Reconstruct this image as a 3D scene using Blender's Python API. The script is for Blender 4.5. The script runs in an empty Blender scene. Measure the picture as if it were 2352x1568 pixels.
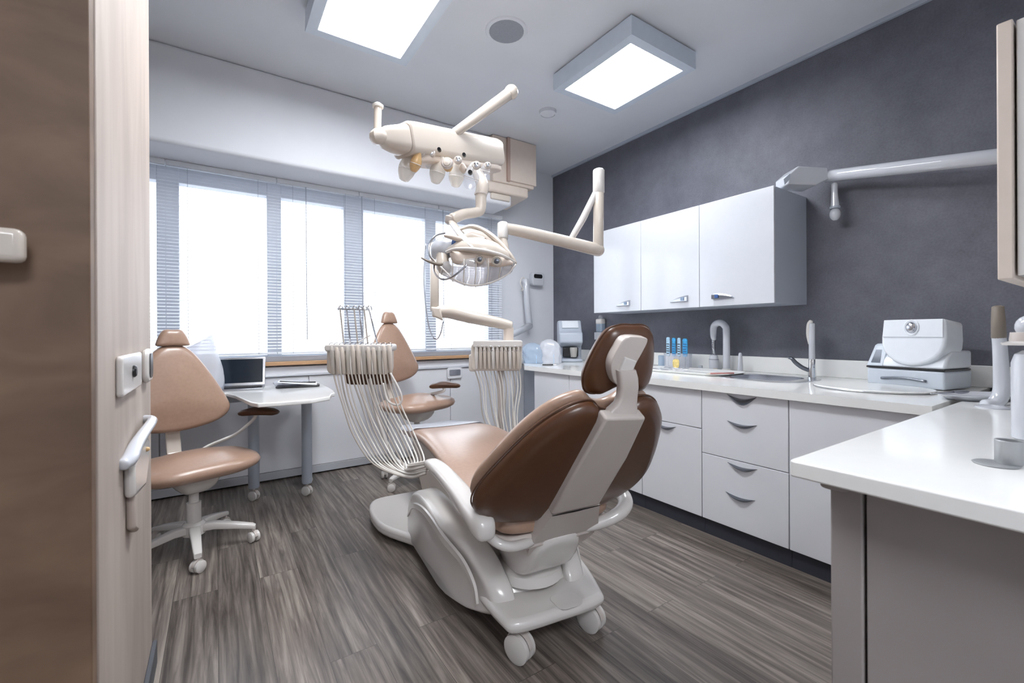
import bpy, bmesh, math, random
from mathutils import Vector, Matrix
R = math.radians
random.seed(4)
C = bpy.context.scene.collection
# ------------------------------------------------------------------ camera
F, CX, HY, CH, YAW, ROLL = 1013.0, 1176.0, 765.0, 1.2, R(33.8), R(0.3)
cam = bpy.data.cameras.new('camera'); camo = bpy.data.objects.new('camera', cam); C.objects.link(camo)
cam.sensor_width = 36; cam.lens = 36*F/2352; cam.shift_y = -(784-HY)/2352
cam.clip_start = 0.02
camo.matrix_world = Matrix.Translation((0, 0, CH)) @ Matrix.Rotation(-YAW, 4, 'Z') @ Matrix.Rotation(R(90), 4, 'X') @ Matrix.Rotation(-ROLL, 4, 'Z')
cam.dof.use_dof = True; cam.dof.focus_distance = 2.3; cam.dof.aperture_fstop = 4.0
bpy.context.scene.camera = camo
# ------------------------------------------------------------------ world, exposure
sc = bpy.context.scene
sc.view_settings.view_transform = 'Standard'; sc.view_settings.look = 'None'
sc.view_settings.gamma = 1; sc.view_settings.use_curve_mapping = False
sc.view_settings.exposure = 1.65
sc.cycles.transparent_max_bounces = 24
w = bpy.data.worlds.new('overcast_sky'); sc.world = w; w.use_nodes = True
bg = w.node_tree.nodes['Background']; bg.inputs[0].default_value = (0.91, 0.955, 1.0, 1); bg.inputs[1].default_value = 1.3
# pale overcast sky above the horizon, dimmer ground below it
wn_ = w.node_tree; wtc = wn_.nodes.new('ShaderNodeTexCoord'); wsx = wn_.nodes.new('ShaderNodeSeparateXYZ'); wmr = wn_.nodes.new('ShaderNodeMapRange'); wmx = wn_.nodes.new('ShaderNodeMix'); wmx.data_type = 'RGBA'
wmr.inputs[1].default_value = -.12; wmr.inputs[2].default_value = .05
wmx.inputs[6].default_value = (.40, .42, .45, 1); wmx.inputs[7].default_value = (.93, .965, 1.0, 1)
wn_.links.new(wtc.outputs['Generated'], wsx.inputs[0]); wn_.links.new(wsx.outputs['Z'], wmr.inputs[0]); wn_.links.new(wmr.outputs[0], wmx.inputs[0]); wn_.links.new(wmx.outputs[2], bg.inputs[0])
# daylight through the long window
al = bpy.data.lights.new('window_daylight', 'AREA'); al.shape = 'RECTANGLE'; al.size = 3.7; al.size_y = 1.5
al.cycles.is_portal = True
alo = bpy.data.objects.new('window_daylight', al); C.objects.link(alo)
alo.location = (0.75, 4.45, 1.72); alo.rotation_euler = (R(-90), 0, 0)

FW = Vector((math.sin(YAW), math.cos(YAW), 0)); RT = Vector((math.cos(YAW), -math.sin(YAW), 0)); UP = Vector((0, 0, 1))
def ray(px, py):
    a = (px-CX)/F; b = (HY-py)/F; c, s = math.cos(ROLL), math.sin(ROLL)
    a2 = a*c+b*s; b2 = -a*s+b*c
    return FW + RT*a2 + UP*b2
def P(px, py, d): return Vector((0, 0, CH)) + ray(px, py)*d
def Pz(px, py, z): r = ray(px, py); return Vector((0, 0, CH)) + r*((z-CH)/r.z)
def Px(px, py, x): r = ray(px, py); return Vector((0, 0, CH)) + r*(x/r.x)
def Py(px, py, y): r = ray(px, py); return Vector((0, 0, CH)) + r*(y/r.y)

# ------------------------------------------------------------------ materials
def lin(c):
    return tuple(((v/255)/12.92 if v/255 <= .04045 else ((v/255+.055)/1.055)**2.4) for v in c)
def mat(name, rgb, rough=.5, metal=0, spec=.5, noise=0, nscale=20, bump=0, coat=0, crough=.08, emit=None, estr=0, stretch=None, trans=0, sheen=0):
    m = bpy.data.materials.new(name); m.use_nodes = True; nt = m.node_tree; b = nt.nodes['Principled BSDF']
    c = lin(rgb); b.inputs['Base Color'].default_value = (*c, 1)
    b.inputs['Roughness'].default_value = rough; b.inputs['Metallic'].default_value = metal
    b.inputs['Specular IOR Level'].default_value = spec; b.inputs['Coat Weight'].default_value = coat
    b.inputs['Coat Roughness'].default_value = crough
    b.inputs['Transmission Weight'].default_value = trans
    if emit: b.inputs['Emission Color'].default_value = (*lin(emit), 1); b.inputs['Emission Strength'].default_value = estr
    tc = nt.nodes.new('ShaderNodeTexCoord'); mp = nt.nodes.new('ShaderNodeMapping'); nt.links.new(tc.outputs['Object'], mp.inputs[0])
    if stretch: mp.inputs['Scale'].default_value = stretch
    n = nt.nodes.new('ShaderNodeTexNoise'); n.inputs['Scale'].default_value = nscale; n.inputs['Detail'].default_value = 6
    nt.links.new(mp.outputs[0], n.inputs['Vector'])
    if noise:
        r = nt.nodes.new('ShaderNodeValToRGB'); e = r.color_ramp.elements
        e[0].position = .3; e[1].position = .7
        e[0].color = (*[max(0, v*(1-noise)) for v in c], 1); e[1].color = (*[min(1, v*(1+noise)) for v in c], 1)
        nt.links.new(n.outputs['Fac'], r.inputs[0]); nt.links.new(r.outputs[0], b.inputs['Base Color'])
    if bump:
        bp = nt.nodes.new('ShaderNodeBump'); bp.inputs['Strength'].default_value = bump; bp.inputs['Distance'].default_value = .002
        nt.links.new(n.outputs['Fac'], bp.inputs['Height']); nt.links.new(bp.outputs[0], b.inputs['Normal'])
    return m
def clear_mat(name, tint, refl=.25, body=0.0, rough=.05, fres=1.35):
    m = bpy.data.materials.new(name); m.use_nodes = True; nt = m.node_tree; nt.nodes.clear()
    o = nt.nodes.new('ShaderNodeOutputMaterial'); t = nt.nodes.new('ShaderNodeBsdfTransparent'); g = nt.nodes.new('ShaderNodeBsdfGlossy')
    t.inputs[0].default_value = (*lin(tint), 1); g.inputs['Roughness'].default_value = rough
    d = nt.nodes.new('ShaderNodeBsdfDiffuse'); d.inputs[0].default_value = (*lin(tint), 1)
    m1 = nt.nodes.new('ShaderNodeMixShader'); m1.inputs[0].default_value = body
    lw = nt.nodes.new('ShaderNodeLayerWeight'); lw.inputs['Blend'].default_value = .3
    mm = nt.nodes.new('ShaderNodeMath'); mm.operation = 'MULTIPLY_ADD'; mm.inputs[1].default_value = refl; mm.inputs[2].default_value = .03
    nt.links.new(lw.outputs['Facing'], mm.inputs[0])
    m2 = nt.nodes.new('ShaderNodeMixShader'); L = nt.links.new
    L(t.outputs[0], m1.inputs[1]); L(d.outputs[0], m1.inputs[2]); L(mm.outputs[0], m2.inputs[0])
    L(m1.outputs[0], m2.inputs[1]); L(g.outputs[0], m2.inputs[2]); L(m2.outputs[0], o.inputs[0])
    return m
M = dict(
 ceiling=mat('ceiling_paint', (220, 223, 229), .9, noise=.02, nscale=3),
 wall=mat('wall_paint', (218, 220, 226), .85, noise=.02, nscale=4),
 white=mat('white_gloss_lacquer', (200, 203, 210), .12, coat=.3, noise=.01),
 door=mat('white_satin_door', (228, 229, 234), .3, noise=.012, nscale=5),
 top=mat('white_worktop', (240, 240, 238), .12, noise=.01, coat=.2),
 islandfront=mat('warm_grey_panel', (160, 153, 151), .35, noise=.02, nscale=3),
 cabside=mat('grey_side_panel', (176, 184, 196), .3, noise=.02, nscale=3),
 plinth=mat('dark_plinth', (56, 58, 68), .45, noise=.05),
 cream=mat('cream_plastic', (208, 198, 187), .22, coat=.25, noise=.012, nscale=8),
 shell=mat('pearl_grey_plastic', (216, 212, 208), .2, coat=.3, noise=.012, nscale=8),
 shelld=mat('warm_grey_plastic', (198, 189, 183), .3, noise=.02, nscale=8),
 box=mat('beige_casing', (214, 200, 188), .5, noise=.02),
 leather=mat('tan_leather', (168, 138, 119), .30, noise=.05, nscale=60, bump=.05, coat=.4, crough=.3),
 leatherb=mat('brown_leather', (84, 52, 31), .32, noise=.06, nscale=60, bump=.05, coat=.12),
 seam=mat('dark_seam', (84, 56, 40), .6, noise=.1),
 steel=mat('brushed_steel', (190, 192, 198), .22, metal=1, noise=.05),
 steeld=mat('dark_steel', (120, 124, 132), .28, metal=1, noise=.05),
 chrome=mat('chrome', (225, 228, 232), .06, metal=1, noise=.02),
 device=mat('device_white', (224, 229, 236), .25, coat=.2, noise=.012),
 deviceg=mat('device_grey', (196, 204, 214), .3, noise=.015),
 slate=mat('slate_blue_inset', (128, 148, 172), .3, noise=.1, nscale=60),
 satin=mat('satin_metal', (176, 178, 180), .45, metal=.6, noise=.04),
 black=mat('black_plastic', (22, 22, 25), .25, noise=.1),
 screen=mat('dark_screen', (20, 32, 44), .12, noise=.05),
 greyd=mat('speaker_grille', (150, 154, 162), .7, noise=.08, nscale=200, bump=.3),
 metalg=mat('window_frame_grey', (214, 218, 225), .4, noise=.02),
 slat=mat('blind_slat', (226, 230, 236), .4, noise=.02),
 cord=mat('blind_cord', (160, 166, 178), .7, noise=.05),
 sillwood=mat('oak_strip', (190, 150, 112), .45, noise=.15, nscale=12, stretch=(1, 8, 8)),
 panelglow=mat('light_diffuser', (255, 255, 255), .5, emit=(248, 251, 255), estr=9.5, noise=.01),
 lightframe=mat('lamp_frame', (206, 216, 228), .35, noise=.02),
 strip=mat('brown_beige_strip', (178, 154, 142), .5, noise=.03),
 paper=mat('white_paper', (240, 242, 246), .7, noise=.03, nscale=15, bump=.2),
 blue=mat('blue_plastic', (60, 160, 215), .3, noise=.25, nscale=70),
 bluel=mat('pale_blue_foil', (170, 205, 228), .3, noise=.25, nscale=90),
 navy=mat('navy_band', (52, 84, 140), .4, noise=.15, nscale=60),
 amber=mat('amber_lens', (214, 178, 130), .15, noise=.15, nscale=40),
 taupe=mat('taupe_grip', (128, 118, 108), .5, noise=.05),
 rose=mat('rose_plastic', (190, 130, 125), .4, noise=.1),
 hosem=mat('white_hose', (226, 222, 216), .25, noise=.02, coat=.2),
 hoseg=mat('grey_hose', (176, 168, 160), .3, noise=.03, coat=.2),
 baseb=mat('grey_baseboard', (178, 180, 186), .5, noise=.02),
 baseg=mat('dark_baseboard', (84, 86, 92), .5, noise=.04),
 bark=mat('pale_bark', (170, 176, 188), .9, noise=.1),
 yellow=mat('yellow_label', (222, 200, 130), .4, noise=.3, nscale=60),
 glass=clear_mat('clear_glass', (250, 252, 255), .06),
 visor=clear_mat('clear_visor', (248, 249, 252), .3, body=.16),
 visorw=clear_mat('milky_visor', (244, 240, 234), .3, body=.4),
 ribbed=clear_mat('ribbed_visor', (250, 250, 252), .5, body=.32),
 foil=clear_mat('plastic_film', (238, 240, 246), .3, body=.55, rough=.15),
 foilb=clear_mat('blue_plastic_film', (206, 222, 238), .3, body=.5, rough=.15),
)
def wood_mat(name, c1, c2, scale, rough=.6, speck=0):
    m = bpy.data.materials.new(name); m.use_nodes = True; nt = m.node_tree; b = nt.nodes['Principled BSDF']; L = nt.links.new
    tc = nt.nodes.new('ShaderNodeTexCoord'); mp = nt.nodes.new('ShaderNodeMapping'); mp.inputs['Scale'].default_value = scale
    L(tc.outputs['Object'], mp.inputs[0])
    n = nt.nodes.new('ShaderNodeTexNoise'); n.inputs['Scale'].default_value = 3; n.inputs['Detail'].default_value = 8; n.inputs['Distortion'].default_value = .4
    L(mp.outputs[0], n.inputs['Vector'])
    r = nt.nodes.new('ShaderNodeValToRGB'); e = r.color_ramp.elements; e[0].position = .35; e[1].position = .68
    e[0].color = (*lin(c1), 1); e[1].color = (*lin(c2), 1); L(n.outputs['Fac'], r.inputs[0]); L(r.outputs[0], b.inputs['Base Color'])
    b.inputs['Roughness'].default_value = rough
    return m
M['birch'] = wood_mat('pale_birch', (164, 150, 140), (184, 171, 161), (3, 3, .5))
M['doorwood'] = wood_mat('brown_door_veneer', (98, 76, 59), (126, 101, 81), (1.2, 1.2, 2.5))
def floor_mat():
    m = bpy.data.materials.new('vinyl_planks'); m.use_nodes = True; nt = m.node_tree; b = nt.nodes['Principled BSDF']; L = nt.links.new
    tc = nt.nodes.new('ShaderNodeTexCoord')
    mp = nt.nodes.new('ShaderNodeMapping'); mp.inputs['Rotation'].default_value = (0, 0, R(90)); L(tc.outputs['Object'], mp.inputs[0])
    br = nt.nodes.new('ShaderNodeTexBrick'); br.offset = .37
    for k, v in (('Scale', 1), ('Mortar Size', .0010), ('Brick Width', 1.25), ('Row Height', .17), ('Bias', 0), ('Mortar Smooth', .3)): br.inputs[k].default_value = v
    br.inputs['Color1'].default_value = (0, 0, 0, 1); br.inputs['Color2'].default_value = (1, 1, 1, 1); br.inputs['Mortar'].default_value = (.5, .5, .5, 1)
    L(mp.outputs[0], br.inputs['Vector'])
    # grain: stretched along y, shifted per plank
    mp2 = nt.nodes.new('ShaderNodeMapping'); mp2.inputs['Scale'].default_value = (1, .045, 1); L(tc.outputs['Object'], mp2.inputs[0])
    ad = nt.nodes.new('ShaderNodeVectorMath'); ad.operation = 'MULTIPLY_ADD'; ad.inputs[1].default_value = (7, 7, 7)
    L(br.outputs['Color'], ad.inputs[0]); L(mp2.outputs[0], ad.inputs[2])
    n = nt.nodes.new('ShaderNodeTexNoise'); n.inputs['Scale'].default_value = 42; n.inputs['Detail'].default_value = 9; n.inputs['Roughness'].default_value = .62; n.inputs['Distortion'].default_value = .5
    L(ad.outputs[0], n.inputs['Vector'])
    r = nt.nodes.new('ShaderNodeValToRGB'); e = r.color_ramp.elements; e[0].position = .33; e[1].position = .7
    e[0].color = (*lin((72, 64, 60)), 1); e[1].color = (*lin((156, 146, 137)), 1)
    k = e.new(.5); k.color = (*lin((112, 103, 96)), 1)
    L(n.outputs['Fac'], r.inputs[0])
    mx = nt.nodes.new('ShaderNodeMix'); mx.data_type = 'RGBA'; mx.blend_type = 'MULTIPLY'; mx.inputs[0].default_value = 1
    vr = nt.nodes.new('ShaderNodeMapRange'); vr.inputs[3].default_value = .72; vr.inputs[4].default_value = 1.12; L(br.outputs['Color'], vr.inputs[0])
    L(r.outputs[0], mx.inputs[6]); L(vr.outputs[0], mx.inputs[7])
    mo = nt.nodes.new('ShaderNodeMix'); mo.data_type = 'RGBA'; mo.inputs[7].default_value = (.05, .042, .037, 1)
    L(br.outputs['Fac'], mo.inputs[0]); L(mx.outputs[2], mo.inputs[6]); L(mo.outputs[2], b.inputs['Base Color'])
    b.inputs['Roughness'].default_value = .32
    bp = nt.nodes.new('ShaderNodeBump'); bp.inputs['Strength'].default_value = .15; bp.inputs['Distance'].default_value = .002
    L(n.outputs['Fac'], bp.inputs['Height']); L(bp.outputs[0], b.inputs['Normal'])
    return m
M['floor'] = floor_mat()
def dark_wall():
    m = bpy.data.materials.new('dark_plaster'); m.use_nodes = True; nt = m.node_tree; b = nt.nodes['Principled BSDF']; L = nt.links.new
    tc = nt.nodes.new('ShaderNodeTexCoord'); n = nt.nodes.new('ShaderNodeTexNoise'); n.inputs['Scale'].default_value = 2.2; n.inputs['Detail'].default_value = 10; n.inputs['Roughness'].default_value = .7
    n2 = nt.nodes.new('ShaderNodeTexNoise'); n2.inputs['Scale'].default_value = 90; n2.inputs['Detail'].default_value = 4
    L(tc.outputs['Object'], n.inputs['Vector']); L(tc.outputs['Object'], n2.inputs['Vector'])
    a = nt.nodes.new('ShaderNodeMath'); a.operation = 'MULTIPLY_ADD'; a.inputs[1].default_value = .35; L(n2.outputs['Fac'], a.inputs[0]); L(n.outputs['Fac'], a.inputs[2])
    r = nt.nodes.new('ShaderNodeValToRGB'); e = r.color_ramp.elements; e[0].position = .45; e[1].position = .9
    e[0].color = (*lin((82, 83, 92)), 1); e[1].color = (*lin((112, 113, 123)), 1)
    L(a.outputs[0], r.inputs[0]); L(r.outputs[0], b.inputs['Base Color']); b.inputs['Roughness'].default_value = .6
    bp = nt.nodes.new('ShaderNodeBump'); bp.inputs['Strength'].default_value = .25; bp.inputs['Distance'].default_value = .002; L(n2.outputs['Fac'], bp.inputs['Height']); L(bp.outputs[0], b.inputs['Normal'])
    return m
M['darkwall'] = dark_wall()

# ------------------------------------------------------------------ helpers
ROOT = {}
def tag(o, label=None, cat=None, group=None, kind=None):
    if label: o['label'] = label
    if cat: o['category'] = cat
    if group: o['group'] = group
    if kind: o['kind'] = kind
    return o
def thing(name, label, cat, loc=(0, 0, 0), rotz=0, group=None, local=True):
    o = bpy.data.objects.new(name, None); C.objects.link(o); o.empty_display_size = .05
    o.location = loc; o.rotation_euler = (0, 0, rotz); tag(o, label, cat, group)
    ROOT[o] = (local, Matrix.Translation(loc) @ Matrix.Rotation(rotz, 4, 'Z'))
    return o
def obj(name, bm, m, parent=None, bevel=0, seg=3, sub=0, smooth=True, ang=38, label=None):
    me = bpy.data.meshes.new(name)
    bmesh.ops.recalc_face_normals(bm, faces=bm.faces[:])
    if smooth:
        for f in bm.faces: f.smooth = True
    bm.to_mesh(me); bm.free(); me.materials.append(M[m] if isinstance(m, str) else m)
    if smooth and not sub: me.set_sharp_from_angle(angle=R(ang))
    o = bpy.data.objects.new(name, me); C.objects.link(o)
    if parent:
        o.parent = parent
        if parent in ROOT:
            ROOT[o] = ROOT[parent]
            if not ROOT[parent][0]:
                if parent.type == 'EMPTY': o.matrix_parent_inverse = ROOT[parent][1].inverted()
    if bevel:
        b = o.modifiers.new('bevel', 'BEVEL'); b.width = bevel; b.segments = seg; b.limit_method = 'ANGLE'; b.angle_limit = R(30); b.harden_normals = False
    if sub:
        s = o.modifiers.new('sub', 'SUBSURF'); s.levels = sub; s.render_levels = sub
    if label: o['label'] = label
    return o
def N(): return bmesh.new()
def box(bm, x0, x1, y0, y1, z0, z1, mtx=None):
    vs = [bm.verts.new((x, y, z)) for x in (x0, x1) for y in (y0, y1) for z in (z0, z1)]
    if mtx:
        for v in vs: v.co = mtx @ v.co
    for f in ((0, 1, 3, 2), (4, 6, 7, 5), (0, 4, 5, 1), (2, 3, 7, 6), (0, 2, 6, 4), (1, 5, 7, 3)): bm.faces.new([vs[i] for i in f])
    return bm
def bx(*a, **k): return box(N(), *a, **k)
def loft(bm, rings, cap=True, closed=True):
    vr = [[bm.verts.new(p) for p in r] for r in rings]; n = len(vr[0])
    for a, b in zip(vr, vr[1:]):
        for i in range(n if closed else n-1):
            bm.faces.new((a[i], a[(i+1) % n], b[(i+1) % n], b[i]))
    if cap: bm.faces.new(vr[0][::-1]); bm.faces.new(vr[-1])
    return bm
def spline(pts, n=8):
    pts = [Vector(p) for p in pts]
    if len(pts) < 3: return [pts[0].lerp(pts[-1], i/n) for i in range(n+1)]
    q = [2*pts[0]-pts[1]]+pts+[2*pts[-1]-pts[-2]]; out = []
    for i in range(1, len(q)-2):
        for k in range(n):
            t = k/n; a, b, c, d = q[i-1], q[i], q[i+1], q[i+2]
            out.append(.5*((2*b)+(c-a)*t+(2*a-5*b+4*c-d)*t*t+(3*b-a-3*c+d)*t**3))
    return out+[pts[-1]]
def tube(bm, pts, r, seg=10, smooth=0, flat=1.0, ends=True):
    """round tube along pts; r may be a list (one per pt); smooth=n resamples by spline; flat squashes along the frame's second axis"""
    rs = list(r) if isinstance(r, (list, tuple)) else [r]*len(pts)
    pts = [Vector(p) for p in pts]
    if smooth:
        rr = [v.x for v in spline([(a, 0, 0) for a in rs], smooth)]; pts = spline(pts, smooth); rs = rr[:len(pts)]
    rings = []; up = None
    for i, p in enumerate(pts):
        t = (pts[min(i+1, len(pts)-1)]-pts[max(i-1, 0)]).normalized()
        if up is None: up = Vector((0, 0, 1)) if abs(t.z) < .9 else Vector((1, 0, 0))
        s = t.cross(up).normalized(); up = s.cross(t).normalized()
        rings.append([(s*math.cos(2*math.pi*k/seg)+up*math.sin(2*math.pi*k/seg)*flat, p, rs[i], t) for k in range(seg)])
    out = []
    def mk(ring, k, off=0): return [p+d*(rad*k)+t*off for (d, p, rad, t) in ring]
    if ends:
        r0 = rs[0]; out += [mk(rings[0], .5, -r0*.35*min(1, flat*1)), mk(rings[0], .87, -r0*.18)]
    out += [mk(q, 1) for q in rings]
    if ends:
        r1 = rs[-1]; out += [mk(rings[-1], .87, r1*.18), mk(rings[-1], .5, r1*.35)]
    return loft(bm, out)
def tb(*a, **k): return tube(N(), *a, **k)
def cyl(bm, p0, p1, r, seg=24): return tube(bm, [p0, p1], r, seg, ends=False)
def lathe(bm, prof, c=(0, 0, 0), ax=(0, 0, 1), seg=28):
    ax = Vector(ax).normalized(); c = Vector(c)
    s = ax.cross(Vector((0, 1, 0)) if abs(ax.y) < .9 else Vector((1, 0, 0))).normalized(); t = ax.cross(s)
    return loft(bm, [[c+ax*h+(s*math.cos(2*math.pi*k/seg)+t*math.sin(2*math.pi*k/seg))*max(r, 1e-4) for k in range(seg)] for r, h in prof])
def prism(bm, out, o, ex, ey, ez, h0, h1):
    """outline (a,b) in plane o+ex*a+ey*b, extruded along ez from h0 to h1"""
    o, ex, ey, ez = Vector(o), Vector(ex), Vector(ey), Vector(ez)
    return loft(bm, [[o+ex*a+ey*b+ez*h for a, b in out] for h in (h0, h1)])
def sm(out, n=5):
    """smooth closed 2D outline"""
    k = len(out); res = []
    for i in range(k):
        a, b, c, d = [Vector((*out[(i+j) % k], 0)) for j in (-1, 0, 1, 2)]
        for q in range(n):
            t = q/n; v = .5*((2*b)+(c-a)*t+(2*a-5*b+4*c-d)*t*t+(3*b-a-3*c+d)*t**3); res.append((v.x, v.y))
    return res
def rrect(x0, x1, y0, y1, r, n=5):
    out = []
    for cx, cy, a0 in ((x1-r, y0+r, -90), (x1-r, y1-r, 0), (x0+r, y1-r, 90), (x0+r, y0+r, 180)):
        for k in range(n+1): a = R(a0+90*k/n); out.append((cx+r*math.cos(a), cy+r*math.sin(a)))
    return out
def cushion(bm, out, fn, tf, tb_, edge=.03, dome=.02, ctr=None):
    """padded cushion: outline out (a,b); fn(a,b,h)->point; front thickness tf, back tb_; rounded rim"""
    if ctr is None: ctr = (sum(p[0] for p in out)/len(out), sum(p[1] for p in out)/len(out))
    mr = min(math.hypot(p[0]-ctr[0], p[1]-ctr[1]) for p in out)
    def ring(sc_, h): return [fn(ctr[0]+(a-ctr[0])*sc_, ctr[1]+(b-ctr[1])*sc_, h) for a, b in out]
    rings = []
    e = edge/mr
    rings.append([fn(*ctr, -(tb_+dome*.5)) for _ in out])
    for f in (.25, .5, .75): rings.append(ring(f*(1-e), -(tb_+dome*.5*(1-f*f))))
    for k in range(0, 7):
        a = R(-90+180*k/6); h = math.sin(a)*(tf if a > 0 else tb_)
        rings.append(ring(1-e*(1-math.cos(a)), h))
    for f in (.75, .5, .25): rings.append(ring(f*(1-e), tf+dome*(1-f*f)))
    rings.append([fn(*ctr, tf+dome) for _ in out])
    loft(bm, rings, cap=False)
    bmesh.ops.remove_doubles(bm, verts=bm.verts[:], dist=1e-6)
    return bm
def copy_tree(o, parent=None):
    c = o.copy(); C.objects.link(c)
    if parent: c.parent = parent
    for ch in list(o.children): copy_tree(ch, c)
    return c
def local_frame(ox, oy, ang): return lambda u, v, z: Vector((ox+u*math.cos(ang)-v*math.sin(ang), oy+u*math.sin(ang)+v*math.cos(ang), z))
def struct(name, bm, m, label=None, **k):
    o = obj(name, bm, m, **k); tag(o, label, kind='structure'); return o
def sphere(bm, c, r, seg=18, sx=1, sy=1, sz=1):
    c = Vector(c); rings = []
    for i in range(1, seg//2):
        a = -math.pi/2+math.pi*i/(seg//2)
        rings.append([c+Vector((r*sx*math.cos(a)*math.cos(2*math.pi*k/seg), r*sy*math.cos(a)*math.sin(2*math.pi*k/seg), r*sz*math.sin(a))) for k in range(seg)])
    return loft(bm, rings)

# ================================================================== SETTING
XR, YB, ZC = 3.4, 4.17, 3.11
struct('floor', bx(-2.6, XR+.1, -2.2, 4.6, -.1, 0), 'floor', 'dark grey-brown wood plank floor', smooth=False)
struct('ceiling', bx(-2.6, XR+.1, -2.2, 4.6, ZC, ZC+.1), 'ceiling', 'plain pale grey ceiling', smooth=False)
struct('wall_right', bx(XR, XR+.1, -.1, 4.6, 0, ZC), 'darkwall', 'dark slate grey textured wall behind the cabinets', smooth=False)
b = N(); WX0, WX1, WZ0, WZ1 = -1.05, 2.62, .98, 2.52
box(b, -2.6, WX0, YB, YB+.28, 0, ZC); box(b, WX1, XR, YB, YB+.28, 0, ZC)
box(b, WX0, WX1, YB, YB+.28, 0, WZ0); box(b, WX0, WX1, YB, YB+.28, WZ1, ZC)
struct('wall_back', b, 'wall', 'pale grey window wall', smooth=False)
struct('trim_1', bx(-2.6, 2.45, 3.65, YB, 2.46, ZC), 'wall', 'boxed-out grey bulkhead above the window blinds', bevel=.025)
struct('wall_far_left', bx(-2.7, -2.6, -2.2, 4.6, 0, ZC), 'wall', smooth=False)
struct('wall_front', bx(1.15, XR, -.25, -.1, 0, ZC), 'wall', smooth=False)
struct('wall_behind', bx(-2.6, XR, -2.3, -2.2, 0, ZC), 'wall', smooth=False)
struct('wall_passage', bx(XR, XR+.1, -2.2, -.1, 0, ZC), 'wall', smooth=False)
struct('wall_left', bx(-1.9, -.2, 1.205, 2.06, 0, ZC), 'birch', 'pale birch-faced end of the partition beside the camera', bevel=.004, ang=60)
d1 = struct('door_1', bx(-1.2, -.203, 1.165, 1.203, .01, ZC-.01), 'doorwood', 'dark brown wooden door leaf at the left edge', bevel=.003)
p0 = Py(62, 530, 1.13); p1 = Py(0, 603, 1.13)
h = obj('door_handle', bx(-1.02, p0.x, 1.105, 1.14, p1.z, p0.z), 'cream', d1, bevel=.012); 
b = bx(-.95, p0.x-.06, 1.14, 1.166, p1.z+.02, p0.z-.02); obj('handle_mount', b, 'cream', h)
struct('baseboard_partition', bx(-.2, -.186, 1.3, 2.072, 0, .085), 'baseg', 'dark baseboard at the foot of the partition', bevel=.003)
struct('baseboard_back', bx(-2.6, 2.95, 4.09, YB, .012, .075), 'baseb', 'light grey baseboard strip under the low white panels', bevel=.004)
# thin ceiling edge rail along the dark wall
struct('trim_2', bx(XR-.02, XR, -.1, YB, ZC-.025, ZC), 'cabside', 'thin pale shadow-gap trim along the top of the dark wall')
# window
wf = obj('window_1', N(), 'metalg'); 
bpy.data.objects.remove(wf)
b = N()
xs = [(-1.05, -.98), (-.371, -.234), (.352, .46), (.968, 1.146), (1.762, 1.877), (2.50, 2.62)]
for x0, x1 in xs: box(b, x0, x1, 4.2, 4.30, WZ0, WZ1)
box(b, WX0, WX1, 4.205, 4.295, WZ0, 1.03); box(b, WX0, WX1, 4.205, 4.295, 2.36, WZ1)
wn = struct('window_1', b, 'metalg', 'long window with grey frames behind slatted blinds', bevel=.006, seg=2)
panes = [(-.98, -.371), (-.234, .352), (.46, .968), (1.146, 1.762), (1.877, 2.50)]
for x0, x1 in panes:
    obj('pane', bx(x0-.01, x1+.01, 4.25, 4.256, 1.02, 2.37), 'glass', wn, smooth=False)
struct('trim_3', bx(-2.5, 2.72, 4.06, 4.2, .945, .975), 'sillwood', 'thin oak sill strip under the window', bevel=.003)
struct('trim_4', bx(-2.5, 2.72, 4.12, 4.2, .975, 1.02), 'white', 'white window ledge above the oak strip', bevel=.003)

# low white panels under the window
rc = thing('radiator_cover', 'long low white panelled cover under the window sill', 'radiator cover', (.8, 4.13, 0), local=False)
obj('carcass', bx(-2.5, 2.93, 4.11, 4.165, .078, .93), 'door', rc, bevel=.003)
xp = [-2.5, -1.3, -.35, .65, 1.33, 1.98, 2.9]
for a, c in zip(xp, xp[1:]):
    obj('panel', bx(a+.003, c-.003, 4.092, 4.112, .078, .845), 'door', rc, bevel=.003)
obj('ledge', bx(-2.5, 2.93, 4.075, 4.115, .85, .868), 'white', rc, bevel=.004)
q = Py(1027, 870, 4.08); q2 = Py(1060, 843, 4.08)
hb = obj('recessed_handle', prism(N(), rrect(q.x, q2.x, q.z, q2.z, .02), (0, 4.092, 0), (1, 0, 0), (0, 0, 1), (0, -1, 0), 0, .022), 'door', rc, bevel=.004)
obj('handle_plate', prism(N(), rrect(q.x+.02, q2.x-.02, q.z+.035, q2.z-.02, .01), (0, 4.069, 0), (1, 0, 0), (0, 0, 1), (0, -1, 0), 0, .006), 'steel', hb)

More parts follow.
